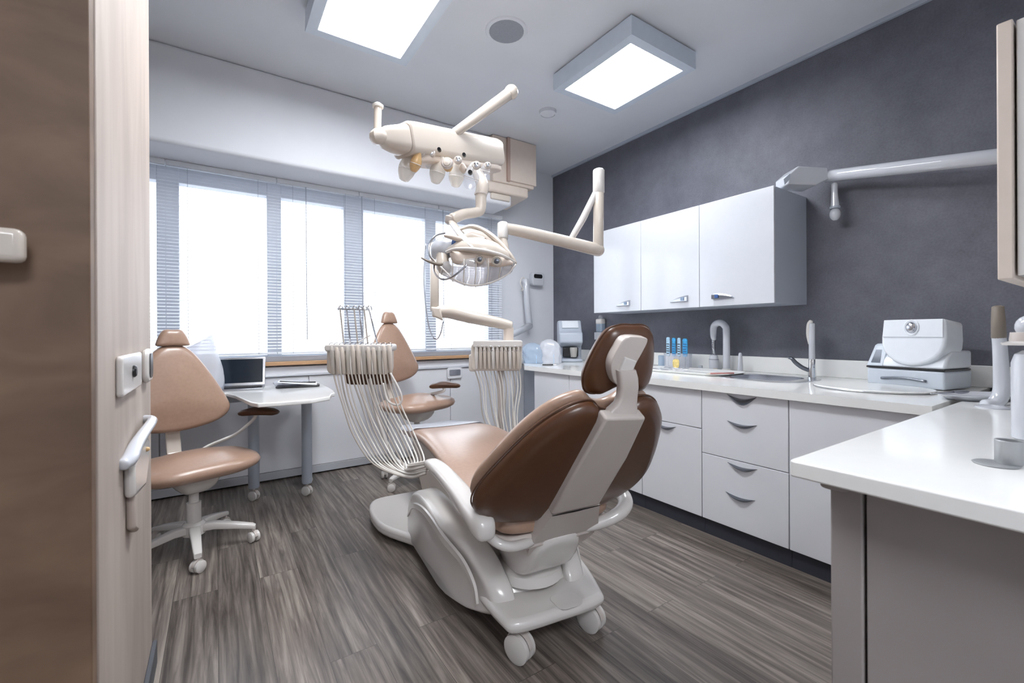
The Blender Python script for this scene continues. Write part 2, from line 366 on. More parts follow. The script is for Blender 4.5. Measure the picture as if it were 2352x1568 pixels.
# blinds: one per window light
def blind(x0, x1, label, wand=None, zb=1.045, cords=(.18, .82)):
    t = thing('venetian_blind', label, 'blind', ((x0+x1)/2, 4.02, 1.05), local=False, group='white venetian blinds across the window')
    obj('headrail', bx(x0, x1, 3.995, 4.045, 2.422, 2.459), 'slat', t, bevel=.004)
    b = N(); z = 2.41; k = 0
    while z > zb+.02:
        tl = .0035
        vs = [(x0, 4.01, z-tl), (x1, 4.01, z-tl), (x1, 4.022, z+.0014), (x0, 4.022, z+.0014), (x1, 4.034, z+tl), (x0, 4.034, z+tl)]
        th = .0009
        top = [b.verts.new(v) for v in vs]; bot = [b.verts.new((v[0], v[1], v[2]-th)) for v in vs]
        for q in ((0, 1, 2, 3), (3, 2, 4, 5)):
            b.faces.new([top[i] for i in q]); b.faces.new([bot[i] for i in q][::-1])
        for i, j in ((0, 1), (1, 2), (2, 4), (4, 5), (5, 3), (3, 0)): b.faces.new((top[i], bot[i], bot[j], top[j]))
        z -= .0245
    obj('slats', b, 'slat', t, smooth=False)
    obj('bottom_rail', bx(x0, x1, 4.01, 4.034, zb-.004, zb+.012), 'slat', t, bevel=.003)
    for f in cords:
        x = x0+(x1-x0)*f; obj('cord', tb([(x, 4.008, 2.43), (x, 4.008, zb)], .0014, 6), 'cord', t)
    if wand: obj('wand', tb([(wand, 3.992, 2.42), (wand+.004, 3.99, 1.16)], .0035, 6), 'cord', t)
blind(-1.0, -.305, 'white slatted blind over the leftmost window light beside the partition', cords=(.25, .75))
blind(-.300, .402, 'white slatted blind behind the laptop, second window light from the left')
blind(.407, 1.052, 'white slatted blind over the middle window light, left of the post with the dark cord', wand=.62)
blind(1.057, 1.815, 'white slatted blind behind the brown headrest of the far stool', wand=1.075)
blind(1.820, 2.56, 'white slatted blind over the rightmost window light beside the corner wall', wand=1.86)

# ceiling fixtures
def fixture(x0, x1, y0, y1, label):
    t = thing('ceiling_light', label, 'ceiling light', ((x0+x1)/2, (y0+y1)/2, ZC), local=False, group='square ceiling light boxes')
    zb = 2.98; f = .06
    b = N()
    box(b, x0, x0+f, y0, y1, zb, ZC-.012); box(b, x1-f, x1, y0, y1, zb, ZC-.012); box(b, x0+f, x1-f, y0, y0+f, zb, ZC-.012); box(b, x0+f, x1-f, y1-f, y1, zb, ZC-.012)
    obj('frame', b, 'lightframe', t, smooth=False)
    obj('back_plate', bx(x0+.03, x1-.03, y0+.03, y1-.03, ZC-.014, ZC), 'shelld', t)
    obj('diffuser', bx(x0+f, x1-f, y0+f, y1-f, zb+.006, zb+.012), 'panelglow', t, smooth=False)
fixture(2.065, 2.705, 1.785, 2.52, 'glowing rectangular light box on the ceiling near the dark wall')
fixture(-.6, .4, -2.0, -1.0, 'added unseen square fill light box on the passage ceiling behind the camera')  # unseen fixture added as fill for the surfaces facing the camera
fixture(.44, 1.055, 1.15, 2.83, 'glowing rectangular light box cut off by the top edge, on the left, lengthened out of view for more light')  # real fixture, its unseen near end lengthened to brighten cabinets and floor
def disc_fix(name, label, cat, x, y, r, z0, ringm, m):
    t = thing(name, label, cat, (x, y, ZC), local=False)
    obj('rim', lathe(N(), [(r*.8, -.002), (r*.82, z0), (r*.96, z0*.9), (r, -.001), (r, 0)], (x, y, ZC)), ringm, t)
    obj('grille', lathe(N(), [(r*.81, -.001), (r*.81, z0*.8), (r*.4, z0*.95), (0, z0)], (x, y, ZC)), m, t)
disc_fix('ceiling_speaker', 'round grey recessed ceiling speaker between the two light boxes', 'speaker', 1.53, 2.33, .135, -.008, 'ceiling', 'greyd')
disc_fix('smoke_detector', 'small round white detector on the ceiling beyond the light box', 'smoke detector', 2.38, 2.98, .075, -.03, 'ceiling', 'wall')
# beige unit in the corner
ac = thing('air_conditioner', 'beige boxed unit hung in the ceiling corner above the window end', 'air conditioner', (2.45, 3.6, 2.6), local=False)
obj('casing', bx(2.385, 2.705, 3.58, 3.645, 2.69, ZC-.004), 'box', ac, bevel=.006)
b = bx(2.2, 2.69, 3.6, 4.16, 2.66, ZC-.004); obj('side_casing', b, 'box', ac, bevel=.01)
obj('trim_strip', bx(2.355, 2.385, 3.575, 3.62, 2.68, ZC-.006), 'strip', ac)
obj('bottom_tray', loft(N(), [[Vector((x, y, z)) for x, y in ((2.1, 3.6), (2.62, 3.6), (2.68, 4.1), (2.1, 4.1))] for z in (2.56, 2.66)]), 'box', ac, bevel=.02)
obj('air_vane', bx(2.2, 2.42, 3.63, 3.8, 2.50, 2.56), 'cream', ac, bevel=.01)

# ================================================================== CABINETS
def wedge_handle(x, y0, z, ln, ht, depth, parent, m='steeld', flip=False):
    """curved cup handle on a face at x (facing -x)"""
    n = 12; rings = []
    for i in range(n+1):
        t = i/n; yy = y0-ln*t; prof = math.sin(math.pi*min(.98, max(.02, t)))
        dz = ht*prof; dp = depth*prof
        zz = z-ht*.5*math.sin(math.pi*t)
        rings.append([Vector((x, yy, zz)), Vector((x-dp, yy, zz-dz*.15)), Vector((x-dp*.9, yy, zz-dz*.4)), Vector((x, yy, zz-dz))])
    return obj('handle', loft(N(), rings), m, parent)
XF = 2.40
def unit(label, y1, y0, fronts, name='base_cabinet', cat='cabinet'):
    t = thing(name, label, cat, ((XF+XR)/2, (y0+y1)/2, 0), local=False, group='white base cabinets along the dark wall')
    obj('carcass', bx(XF+.02, XR-.01, y0+.002, y1-.002, .095, .855), 'door', t)
    obj('plinth', bx(XF+.03, XF+.05, y0+.001, y1-.001, 0.0, .095), 'plinth', t)
    for nm, z0, z1, hs in fronts:
        d = obj(nm, bx(XF, XF+.018, y0+.0025, y1-.0025, z0, z1), 'door', t, bevel=.002, seg=2)
        for (ya, zz, ln, ht) in hs: wedge_handle(XF, ya, zz, ln, ht, .03, d)
    return t
unit('white base cabinet at the far end nearest the window corner', 3.225, 2.748, [('door', .1, .855, [])])
unit('white base cabinet half hidden behind the headrest of the treatment chair', 2.748, 2.003, [('door', .1, .855, [])])
unit('white base cabinet with one drawer over a door, behind the chair backrest', 2.003, 1.558, [('drawer', .627, .855, []), ('door', .1, .623, [(1.885, .605, .15, .022)])])
unit('white two-drawer cabinet with four dark curved handles below the sink', 1.558, 1.076, [('drawer', .487, .855, [(1.40, .85, .165, .036), (1.398, .70, .165, .022)]), ('drawer', .1, .483, [(1.398, .465, .165, .022), (1.41, .295, .165, .022)])])
unit('plain white base cabinet partly hidden by the near worktop', 1.076, .54, [('door', .1, .855, [])])
# worktop with sink opening
SX0, SX1, SY0, SY1 = 2.80, 3.16, 1.28, 1.66
XT = 2.365
wt = thing('worktop', 'long thin white worktop along the dark wall', 'worktop', (2.9, 2.0, .86), local=False)
b = N(); z0, z1 = .86, .9
XW = XR-.002; box(b, XT, XW, .53, SY0, z0, z1); box(b, XT, SX0, SY0, SY1, z0, z1); box(b, SX1, XW, SY0, SY1, z0, z1); box(b, XT, XW, SY1, 3.33, z0, z1)
loft(b, [[Vector((x, y, z)) for x, y in ((XT, 3.33), (XW, 3.33), (XW, YB-.005), (2.93, YB-.005))] for z in (z0, z1)])
obj('slab', b, 'top', wt, smooth=False)
struct('trim_5', bx(XR-.037, XR-.001, -.09, YB-.2, .9, 1.015), 'top', 'low white upstand strip along the dark wall behind the worktops', bevel=.004)
# pale rounded corner end under the slab
obj('end_panel', bx(2.62, XR-.01, 3.235, 3.26, 0, .858), 'cabside', wt)
obj('round_knob', lathe(N(), [(.012, 0), (.014, .012), (.006, .02), (0, .02)], (2.72, 3.26, .18), (0, -1, 0)) if 0 else lathe(N(), [(.016, -.03), (.018, -.02), (0, -.018)], (2.66, 3.235, .25), (0, 1, 0)), 'steeld', wt)
obj('corner_infill', bx(2.9, XR-.01, 3.3, YB-.02, 0.08, .858), 'cabside', wt)
# sink
sk = thing('sink', 'inset stainless steel sink in the white worktop', 'sink', (2.98, 1.47, .9), local=False)
ro = rrect(SX0-.05, SX1+.05, SY0-.08, SY1+.06, .14, 7); ri = rrect(SX0+.005, SX1-.005, SY0+.005, SY1-.005, .10, 7); rb = rrect(SX0+.05, SX1-.05, SY0+.05, SY1-.05, .08, 7)
b = N(); lay = [(ro, .9), (ro, .904), (ri, .903), (ri, .895), (ri, .80), (rb, .765)]
loft(b, [[Vector((x, y, z)) for x, y in o] for o, z in lay], cap=False)
b.faces.new([b.verts.new((x, y, .765)) for x, y in rb]); 
obj('basin', b, 'steel', sk)
obj('drain', lathe(N(), [(.03, 0), (.03, .004), (.02, .005), (0, .003)], (2.98, 1.47, .766)), 'chrome', sk)
# upper cabinets
XU = 2.95
def upper(label, y1, y0, hy, flip):
    t = thing('wall_cabinet', label, 'cabinet', ((XU+XR)/2, (y0+y1)/2, 1.39), local=False, group='white wall cabinets on the dark wall')
    obj('carcass', bx(XU+.021, XR, y0+.001, y1-.001, 1.387, 2.13), 'cabside', t, bevel=.001)
    d = obj('door', bx(XU, XU+.019, y0+.0015, y1-.0015, 1.385, 2.133), 'white', t, bevel=.002, seg=2)
    s = -1 if flip else 1
    n = 10; rings = []
    for i in range(n+1):
        k = i/n; yy = hy+s*(.155*k-.02); hh = .048*math.sqrt(max(.02, 1-k*k))*(1-.25*k); dp = .022*(1-.6*k)
        zb = 1.432
        rings.append([Vector((XU, yy, zb)), Vector((XU-dp, yy, zb+.004)), Vector((XU-dp, yy, zb+hh*.7)), Vector((XU, yy, zb+hh))])
    h = obj('handle', loft(N(), rings), 'steel', d)
    yy = hy+s*.012; obj('inset', bx(XU-.0245, XU-.02, min(yy-.008*s, yy+.02*s), max(yy-.008*s, yy+.02*s), 1.44, 1.466), 'navy' if flip else 'slate', h, bevel=.002)
upper('leftmost white gloss wall cabinet, crossed by the cream lamp arm', 3.02, 2.465, 2.60, False)
upper('middle white gloss wall cabinet of the row of three', 2.465, 1.927, 2.04, False)
upper('rightmost white gloss wall cabinet, its grey side panel showing', 1.927, 1.402, 1.80, True)

# ================================================================== NEAR WORKTOP (return)
nt_ = thing('near_counter', 'large white worktop on a warm grey cabinet in the right foreground', 'counter', (2.2, .2, 0), local=False)
obj('slab', prism(N(), rrect(1.113, XR-.01, -.095, .50, .012), (0, 0, .862), (1, 0, 0), (0, 1, 0), (0, 0, 1), 0, .038), 'top', nt_, bevel=.004)
obj('corner_post', bx(1.2, 1.9, .385, .448, 0.0, .862), 'islandfront', nt_, bevel=.004)
obj('side_panel', bx(1.203, 1.9, -.09, .379, 0.0, .862), 'islandfront', nt_, bevel=.002)
obj('carcass', bx(1.9, XR-.02, -.09, .45, 0.0, .862), 'islandfront', nt_)
obj('bracket', prism(N(), rrect(1.15, 1.26, .40, .455, .02), (0, 0, .842), (1, 0, 0), (0, 1, 0), (0, 0, 1), 0, .02), 'islandfront', nt_, bevel=.004)
# near wall cabinet, top right
nc = thing('wall_cabinet', 'tall pale cabinet hanging at the top right edge of the picture', 'cabinet', (2.3, .09, 1.36), local=False)
obj('carcass', bx(1.93, XR-.02, -.1, .247, 1.36, 2.10), 'shell', nc, bevel=.003)
obj('door', bx(1.92, XR-.02, .252, .285, 1.35, 2.105), 'box', nc, bevel=.004)

# ================================================================== TREATMENT CHAIR (local frame: u right, v towards the foot end)
ch = thing('dental_chair', 'large reclining treatment chair in tan leather on a grey wheeled base, mid room', 'dental chair', (1.06, 1.25, 0), R(-6.9))
V3 = Vector
# --- base: low front foot plate, swept body, broad rear plate
def outline_z(out, z0, z1, r): return prism(N(), out, (0, 0, 0), (1, 0, 0), (0, 1, 0), (0, 0, 1), z0, z1)
fp = sm([(-.42, 1.66), (-.20, 1.72), (.2, 1.72), (.40, 1.64), (.42, 1.30), (.30, 1.0), (.2, .8), (-.2, .8), (-.30, 1.02), (-.44, 1.30)], 5)
obj('foot_plate', outline_z(fp, .035, .095, 0), 'shell', ch, bevel=.02, seg=4)
# body: loft of cross sections along v
def sect(v, w0, w1, z0, z1, r=.05, n=4, du=0):
    # rounded trapezoid: bottom half width w0, top half width w1
    o = rrect(-1, 1, 0, 1, .22, n); res = []
    for a, b_ in o:
        w_ = w0+(w1-w0)*b_
        res.append(V3((du+a*w_, v, z0+(z1-z0)*b_)))
    return res
body = [sect(1.24, .10, .06, .06, .12), sect(1.19, .20, .12, .05, .22), sect(1.10, .255, .18, .045, .315), sect(.98, .27, .20, .045, .36),
        sect(.84, .27, .21, .05, .365), sect(.68, .265, .21, .055, .33), sect(.55, .25, .19, .07, .27)]
obj('base_body', loft(N(), body), 'shell', ch, sub=1)
rp = sm([(-.185, .02), (0, .005), (.175, .01), (.225, .07), (.30, .33), (.27, .5), (.15, .6), (-.15, .6), (-.25, .5), (-.235, .33), (-.22, .09)], 5)
obj('rear_plate', outline_z(rp, .125, .175, 0), 'shell', ch, bevel=.024, seg=5)
hp = sm([(-.22, .62), (-.235, .38), (-.2, .22), (0, .16), (.2, .22), (.25, .38), (.22, .62)], 5)
b = N(); n_ = len(hp)
loft(b, [[V3((u, v, .165)) for u, v in hp], [V3((u*.9, .4+(v-.4)*.9, .20)) for u, v in hp], [V3((u*.75, .42+(v-.4)*.75, .225)) for u, v in hp]])
obj('plate_rise', b, 'shell', ch, bevel=.01)
obj('joint_pedestal', lathe(N(), [(.14, .2), (.13, .235), (.10, .25), (.095, .34), (0, .341)], (0, .26, 0)), 'shell', ch)
obj('service_hatch', outline_z(rrect(-.01, .10, .0, .10, .03), .1745, .1765, 0), 'shell', ch, bevel=.001)
# side fenders with raised crescent
for s in (-1, 1):
    arch = sm([(1.11, .05), (1.16, .15), (1.13, .25), (1.05, .33), (.93, .37), (.75, .378), (.55, .36), (.40, .335), (.285, .295), (.20, .24), (.145, .18), (.155, .13), (.25, .085), (.4, .055), (.8, .045)], 5)
    b = N(); pr = []
    for h, k in ((-.17, .97), (-.18, .995), (-.20, 1.0), (-.275, .985), (-.295, .955), (-.303, .93), (-.308, .88)):
        pr.append([V3((s*-h*(1-.8*max(0, .5-v)), .75+(v-.75)*k, .21+(z-.21)*k)) for v, z in arch])
    obj('side_fender', loft(b, pr), 'shell', ch, bevel=.0, ang=60)
    fd = [o for o in ch.children if o.name.startswith('side_fender')][-1]
    # crescent rib on the fender
    ctr = [(1.10, .18), (1.00, .27), (.82, .318), (.64, .325), (.48, .305), (.34, .262), (.265, .205), (.24, .14)]
    cr = spline([V3((s*.304*(1-.8*max(0, .5-v)), v, z)) for v, z in ctr], 6); rr = []
    for i, p in enumerate(cr):
        t = (cr[min(i+1, len(cr)-1)]-cr[max(i-1, 0)]).normalized(); nn = V3((0, t.z, -t.y)); w_ = .020*math.sin(math.pi*(i+.3)/(len(cr)))**.6+.003
        rr.append([p+nn*w_, p+nn*w_*.7+V3((s*.010, 0, 0)), p-nn*w_*.7+V3((s*.010, 0, 0)), p-nn*w_, p-V3((s*.004, 0, 0))])
    obj('fender_rib', loft(N(), rr), 'shell', fd, label='raised curved rib on the fender')
# lift column (cream box) under the seat
b = loft(N(), [[V3((u, v, z)) for u, v in ((-.19+i, .39+j), (.19-i, .39+j), (.2-i, 1.42-k), (-.2+i, 1.42-k))] for z, i, j, k in ((.2, .0, .0, .30), (.36, .0, -.05, .1), (.50, .02, -.15, 0), (.565, .05, -.2, 0))])
obj('lift_column', b, 'cream', ch, bevel=.015)
obj('lift_shroud', bx(-.14, .14, .9, 1.5, .30, .50), 'shell', ch, bevel=.04)
# casters
def caster(parent, c, r=.05, w_=.022, ang=0, m='shell', stem=.06, name='caster'):
    c = V3(c); ax = V3((math.cos(ang), math.sin(ang), 0)); b = N()
    for s in (-1, 1):
        lathe(b, [(0, -.4*w_), (r*.8, -.4*w_), (r, -.25*w_), (r, .3*w_), (r*.8, .45*w_), (0, .5*w_)], c+ax*s*w_*.62, ax*s, 24)
    o = obj(name, b, m, parent)
    obj('stem', tb([c+V3((0, 0, r*.6)), c+V3((0, 0, r+stem))], .009, 10), 'shelld', o)
    b = N(); arc = [c+V3((0, 0, 0))+(V3((-ax.y, ax.x, 0))*math.cos(R(a))+UP*math.sin(R(a)))*r*1.04 for a in range(10, 171, 16)]
    rr = [[p-ax*w_*.35, p+ax*w_*.35, p+ax*w_*.35+UP*.004, p-ax*w_*.35+UP*.004] for p in arc]
    obj('caster_hood', loft(b, rr), 'shelld', o)
    return o
caster(ch, (-.15, .065, .052), .052, .030, R(25), stem=.03); caster(ch, (.185, .08, .052), .052, .030, R(20), stem=.03)
caster(ch, (-.3, 1.3, .018), .018, .014, 0, stem=.01); caster(ch, (.3, 1.3, .018), .018, .014, 0, stem=.01)
# --- seat and leg rest: one long padded surface
def seat_ring(v, hw, zt, th, tilt=0, sag=.008):
    out = []; n = 24
    for k in range(n):
        a = 2*math.pi*k/n; ca, sa = math.cos(a), math.sin(a)
        u = hw*math.copysign(abs(ca)**.45, ca); z = math.copysign(abs(sa)**.6, sa)*th/2
        z2 = zt-th/2+z - (sag*(1-(u/hw)**2) if sa > 0 else 0)
        out.append(V3((u, v+z*tilt, z2)))
    return out
prof = [(.01, .12, .535, .03), (.015, .19, .545, .06), (.04, .235, .552, .075), (.09, .25, .558, .085), (.18, .262, .562, .09), (.32, .265, .568, .095), (.48, .262, .585, .09), (.62, .255, .61, .085), (.78, .25, .63, .08),
        (.95, .247, .642, .075), (1.12, .245, .64, .07), (1.3, .242, .622, .065), (1.5, .235, .59, .06), (1.68, .225, .562, .055), (1.77, .20, .552, .05), (1.80, .15, .545, .03)]
vs = spline([V3((a, b_, 0)) for a, b_, c, d in prof], 3); vz = spline([V3((a, c, d)) for a, b_, c, d in prof], 3)
b = loft(N(), [seat_ring(p.x, p.y, q.y, q.z) for p, q in zip(vs, vz)])
seat = obj('seat_cushion', b, 'leather', ch, ang=80)
# clear protective film over the foot end
b = N(); rr = []
for p, q in zip(vs, vz):
    if p.x >= 1.25: rr.append([V3((u*p.y*1.015, p.x, q.y+.004-.008*(1-u*u)-(.02 if abs(u) > .98 else 0))) for u in [x/8 for x in range(-8, 9)]])
vr = [[b.verts.new(x) for x in r] for r in rr]
for a, c in zip(vr, vr[1:]):
    for i in range(16): b.faces.new((a[i], a[i+1], c[i+1], c[i]))
fo = obj('foot_cover', b, 'foil', ch, label='clear plastic cover over the foot end')
sf = fo.modifiers.new('t', 'SOLIDIFY'); sf.thickness = .0015
# cream underside tray of the leg rest
b = loft(N(), [[V3((u, v, z)) for u, z in ((-w_, zz), (-w_+.01, zz-.025), (w_-.01, zz-.025), (w_, zz))] for v, w_, zz in ((.55, .2, .51), (.9, .2, .565), (1.2, .2, .57), (1.5, .19, .535), (1.7, .17, .51))])
obj('leg_rest_frame', b, 'shell', ch, bevel=.006)
# seat pan ring and armrests
path = [(-.27, .50, .54), (-.295, .36, .525), (-.305, .2, .515), (-.295, .06, .505), (-.25, -.01, .475), (-.16, .01, .452), (0, .09, .43), (.16, .02, .455), (.265, -.01, .495), (.325, .04, .525), (.335, .16, .545), (.325, .30, .555), (.30, .42, .56)]
obj('seat_pan', tb(path, [.018, .018, .018, .018, .018, .018, .018, .024, .028, .03, .03, .028, .022], 14, smooth=5, flat=.9), 'shell', ch)
b = loft(N(), [[V3((u, v, z)) for u, v in rrect(-.25*k, .25*k, .02, .5, .08)] for z, k in ((.42, .8), (.455, 1), (.475, 1))])
obj('seat_underpan', b, 'shelld', ch, bevel=.01)
def arm(s):
    cs = [(.63, .60, .022, .012), (.58, .612, .030, .022), (.45, .617, .036, .024), (.30, .607, .038, .026), (.16, .59, .040, .030), (.06, .572, .042, .036), (-.0, .56, .04, .042), (-.035, .553, .034, .036), (-.05, .55, .02, .02)]
    cc = spline([V3((a, b_, c)) for a, b_, c, d in cs], 4); dd = spline([V3((a, b_, d)) for a, b_, c, d in cs], 4); rr = []
    for p, q in zip(cc, dd):
        rr.append([V3((s*.325+p.z*math.copysign(abs(math.cos(t))**.6, math.cos(t)), p.x, p.y+q.z*math.copysign(abs(math.sin(t))**.7, math.sin(t)))) for t in [2*math.pi*k/16 for k in range(16)]])
    return loft(N(), rr)
obj('armrest', arm(-1), 'shell', ch, ang=80)
# --- backrest
S0 = V3((0, -.02, .60)); sd = V3((0, -.589, .808)); nd = V3((0, .808, .589))     # up the back; front normal
def bmap(a, b_, h): return S0+V3((a, 0, 0))+sd*b_+nd*(h+.2*a*a)
half = [(.0, .437), (.045, .448), (.09, .482), (.14, .478), (.2, .440), (.26, .365), (.32, .24), (.362, .12), (.368, .04), (.34, -.02), (.28, -.06), (.18, -.082)]
bo = sm([(a, b_) for a, b_ in half]+[(0, -.085)]+[(-a, b_) for a, b_ in half[::-1][:-1]], 5)
back = obj('backrest_cushion', cushion(N(), bo, bmap, .045, .035, edge=.04, dome=.008, ctr=(0, .19)), 'leatherb', ch, ang=80)
front = obj('backrest_pad', cushion(N(), [(a*.975, .19+(b_-.19)*.975) for a, b_ in bo], lambda a, b_, h: bmap(a, b_, h+.055), .03, .02, edge=.03, dome=.012, ctr=(0, .19)), 'leather', ch, ang=80)
obj('piping', tb([bmap(a*1.001, b_, .012) for a, b_ in bo]+[bmap(bo[0][0], bo[0][1], .012)], .003, 6), 'seam', back)
# spine: upper plate, lower cover, pivot
def smap(a, b_, h): return S0+V3((a, 0, 0))+sd*b_+nd*h
up_ = [(-.08, .478), (.082, .462), (.106, .27), (.106, .012), (-.098, .012), (-.09, .28)]
b = prism(N(), up_, S0, (1, 0, 0), sd, nd, -.062, -.02); obj('spine_plate', b, 'shelld', ch, bevel=.008)
lo = sm([(-.098, .009), (-.09, .009), (.0, .004), (.1, .009), (.108, .009), (.135, -.06), (.165, -.14), (.155, -.215), (.08, -.255), (-.02, -.27), (-.10, -.245), (-.125, -.18), (-.115, -.08)], 4)
b = prism(N(), lo, S0, (1, 0, 0), sd, nd, -.064, -.005); obj('spine_cover', b, 'shelld', ch, bevel=.012, seg=4)
b = N(); rr = []
for v, z, w_, h in ((.01, .44, .08, .03), (.04, .40, .10, .06), (.09, .345, .115, .11), (.18, .31, .115, .14), (.3, .30, .11, .15), (.4, .32, .10, .13)):
    rr.append([V3((w_*a, v, z+h*(c-.5)*1.1)) for a, c in rrect(-1, 1, 0, 1, .3, 4)])
obj('tilt_joint', loft(b, rr), 'shell', ch, sub=1)
# --- headrest
H0 = V3((.036, -.275, 1.055)); hd = V3((0, -.30, .954)); hn = V3((0, .954, .30))
hh = [(.0, .188), (.05, .187), (.092, .168), (.118, .125), (.142, .055), (.148, .0), (.132, -.042), (.09, -.052), (.05, -.035)]
ho = sm(hh+[(0, -.022)]+[(-a, b_) for a, b_ in hh[::-1][:-1]], 5)
def hmap(a, b_, h): return H0+V3((a*.92, 0, 0))+hd*(b_*.95)+hn*(h+.7*a*a)
hc = obj('headrest_cushion', cushion(N(), ho, hmap, .04, .035, edge=.035, dome=.012, ctr=(0, .06)), 'leatherb', ch, ang=80)
obj('piping', tb([hmap(a, b_, .0) for a, b_ in ho+[ho[0]]], .002, 6), 'seam', hc)
HB = V3((.014, H0.y, H0.z))
bk = sm([(-.052, .153), (.022, .153), (.038, .142), (.028, .11), (.01, .07), (.0, .03), (-.03, .0), (-.062, .012), (-.084, .045), (-.092, .08), (-.078, .12)], 4)
b = prism(N(), [(a*.93+.012, c) for a, c in bk], HB, (1, 0, 0), hd, hn, -.056, -.025); br_ = obj('headrest_bracket', b, 'shelld', ch, bevel=.006)
b = prism(N(), [(-.045, .048), (.006, .048), (.016, .082), (-.032, .096)], HB, (1, 0, 0), hd, hn, -.064, -.05); obj('release_latch', b, 'shell', br_, bevel=.004)
npf = [(.040, -.100, .072, -.078), (.045, -.088, .073, -.074), (.046, -.07, .060, -.07), (.042, -.052, .036, -.068), (.040, -.03, .030, -.066), (.036, .0, .034, -.066), (.028, .03, .044, -.064), (.016, .055, .054, -.060)]
rr = []
for (uR, s_, uL, h) in npf:
    rr.append([HB+V3((a, 0, 0))+hd*s_+hn*(h+c) for a, c in rrect(-uL, uR, -.012, .02, .010, 3)])
obj('headrest_post', loft(N(), rr), 'shelld', ch, ang=70)

# ================================================================== STOOLS
def make_stool(label):
    t = thing('operator_stool', label, 'stool', group='tan leather operator stools')
    obj('gas_column', lathe(N(), [(.035, .11), (.035, .27), (.024, .271), (.024, .42), (0, .421)]), 'shell', t)
    obj('hub', lathe(N(), [(.03, .09), (.055, .095), (.055, .15), (.042, .165), (0, .166)]), 'shell', t)
    for k in range(5):
        a = R(-105+72*k); d = V3((math.cos(a), math.sin(a), 0)); s = V3((-d.y, d.x, 0))
        rr = []
        for r_, z, w_, h in ((.03, .125, .026, .022), (.10, .128, .026, .02), (.2, .11, .022, .017), (.285, .092, .019, .014), (.30, .085, .016, .012)):
            rr.append([V3(d*r_)+s*(w_*c)+UP*(z+h*e) for c, e in rrect(-1, 1, -1, 1, .4, 3)])
        leg = obj('leg', loft(N(), rr), 'shell', t)
        caster(leg, d*.29+UP*.03, .03, .024, a+R(40), stem=.02)
    b = N(); rr = []
    for z, w_, v in ((.33, .05, .05), (.345, .07, .08), (.37, .09, .11), (.40, .10, .13), (.425, .10, .13)):
        rr.append([V3((c*w_, e*v, z)) for c, e in rrect(-1, 1, -1, 1, .5, 4)])
    obj('tilt_housing', loft(b, rr), 'shell', t)
    so = sm([(0, -.25), (.2, -.24), (.33, -.16), (.365, 0), (.32, .15), (.18, .22), (0, .235), (-.18, .22), (-.32, .15), (-.365, 0), (-.33, -.16), (-.2, -.24)], 5)
    obj('seat', cushion(N(), so, lambda a, c, h: V3((a*.86, c, .475+h)), .045, .045, edge=.07, dome=.035), 'leather', t, ang=80)
    obj('back_strut', loft(N(), [[V3((c*w_, y+e*.01, z)) for c, e in rrect(-1, 1, -1, 1, .3, 2)] for y, z, w_ in ((.12, .415, .036), (.24, .43, .036), (.31, .50, .036), (.335, .62, .036), (.345, .80, .03))]), 'cream', t, bevel=.003)
    hb = [(0, .28), (.06, .27), (.12, .21), (.2, .08), (.27, -.06), (.285, -.13), (.24, -.185), (.14, -.22), (0, -.235)]
    bo_ = sm(hb+[(-a, c) for a, c in hb[::-1][1:-1]], 5)
    bm_ = lambda a, c, h: V3((a, .30+.10*c-h-.5*a*a*.6, .86+c))
    obj('backrest', cushion(N(), bo_, bm_, .03, .03, edge=.05, dome=.03, ctr=(0, -.02)), 'leather', t, ang=80)
    ho_ = sm([(-.05, .046), (0, .052), (.05, .046), (.085, -.03), (.07, -.046), (0, -.044), (-.07, -.046), (-.085, -.03)], 5)
    obj('headrest', cushion(N(), ho_, lambda a, c, h: V3((a, (.32+.1*c-h), 1.18+c)), .025, .03, edge=.014, dome=.003), 'leather', t, ang=80)
    obj('headrest_neck', tb([(0, .345, 1.07), (0, .36, 1.11), (0, .345, 1.15)], .022, 12), 'steel', t)
    ar = [(0, .10), (.035, .09), (.045, .02), (.04, -.08), (.03, -.13), (0, -.145), (-.03, -.13), (-.04, -.08), (-.045, .02), (-.035, .09)]
    return t, ar
def stool_arm(t, c, ang, s=1, z=.70):
    ar = [(0, .125), (.035, .11), (.05, .03), (.045, -.07), (.03, -.12), (0, -.13), (-.03, -.12), (-.045, -.07), (-.05, .03), (-.035, .11)]
    ca, sa = math.cos(ang), math.sin(ang)
    o = obj('armrest', cushion(N(), sm(ar, 4), lambda a, b_, h: V3((c[0]+b_*ca-a*sa, c[1]+b_*sa+a*ca, z+h-.9*b_*b_)),   .018, .026, edge=.022, dome=.008), 'leatherb', t, ang=80)
    obj('armrest_arm', tb([(c[0]-.03*ca, c[1], z-.02), (c[0]-.05*ca, c[1]+.02, z-.06), (c[0]*.7, .22, z-.14), (c[0]*.3, .24, .50), (.05, .16, .42)], .013, 10, smooth=5, flat=.7), 'shell', t)
st1, _ = make_stool('tan leather stool with headrest and armrest at left, its wide seat beside the partition')
st2 = copy_tree(st1)
for o in list(st1.children): ROOT[o] = ROOT[st1]
ROOT[st2] = ROOT[st1]
st2['label'] = 'tan leather stool raised higher, standing behind the foot end of the treatment chair'
st1.location = (-.11, 3.03, 0); st1.rotation_euler.z = R(20)
st2.location = (1.36, 3.44, 0); st2.rotation_euler.z = R(24)
def to_local(st, x, y):
    a = -st.rotation_euler.z; dx, dy = x-st.location.x, y-st.location.y
    return (dx*math.cos(a)-dy*math.sin(a), dx*math.sin(a)+dy*math.cos(a))
stool_arm(st1, to_local(st1, .23, 3.34), R(-50))
stool_arm(st2, to_local(st2, 1.55, 3.30), R(-50), z=.63)
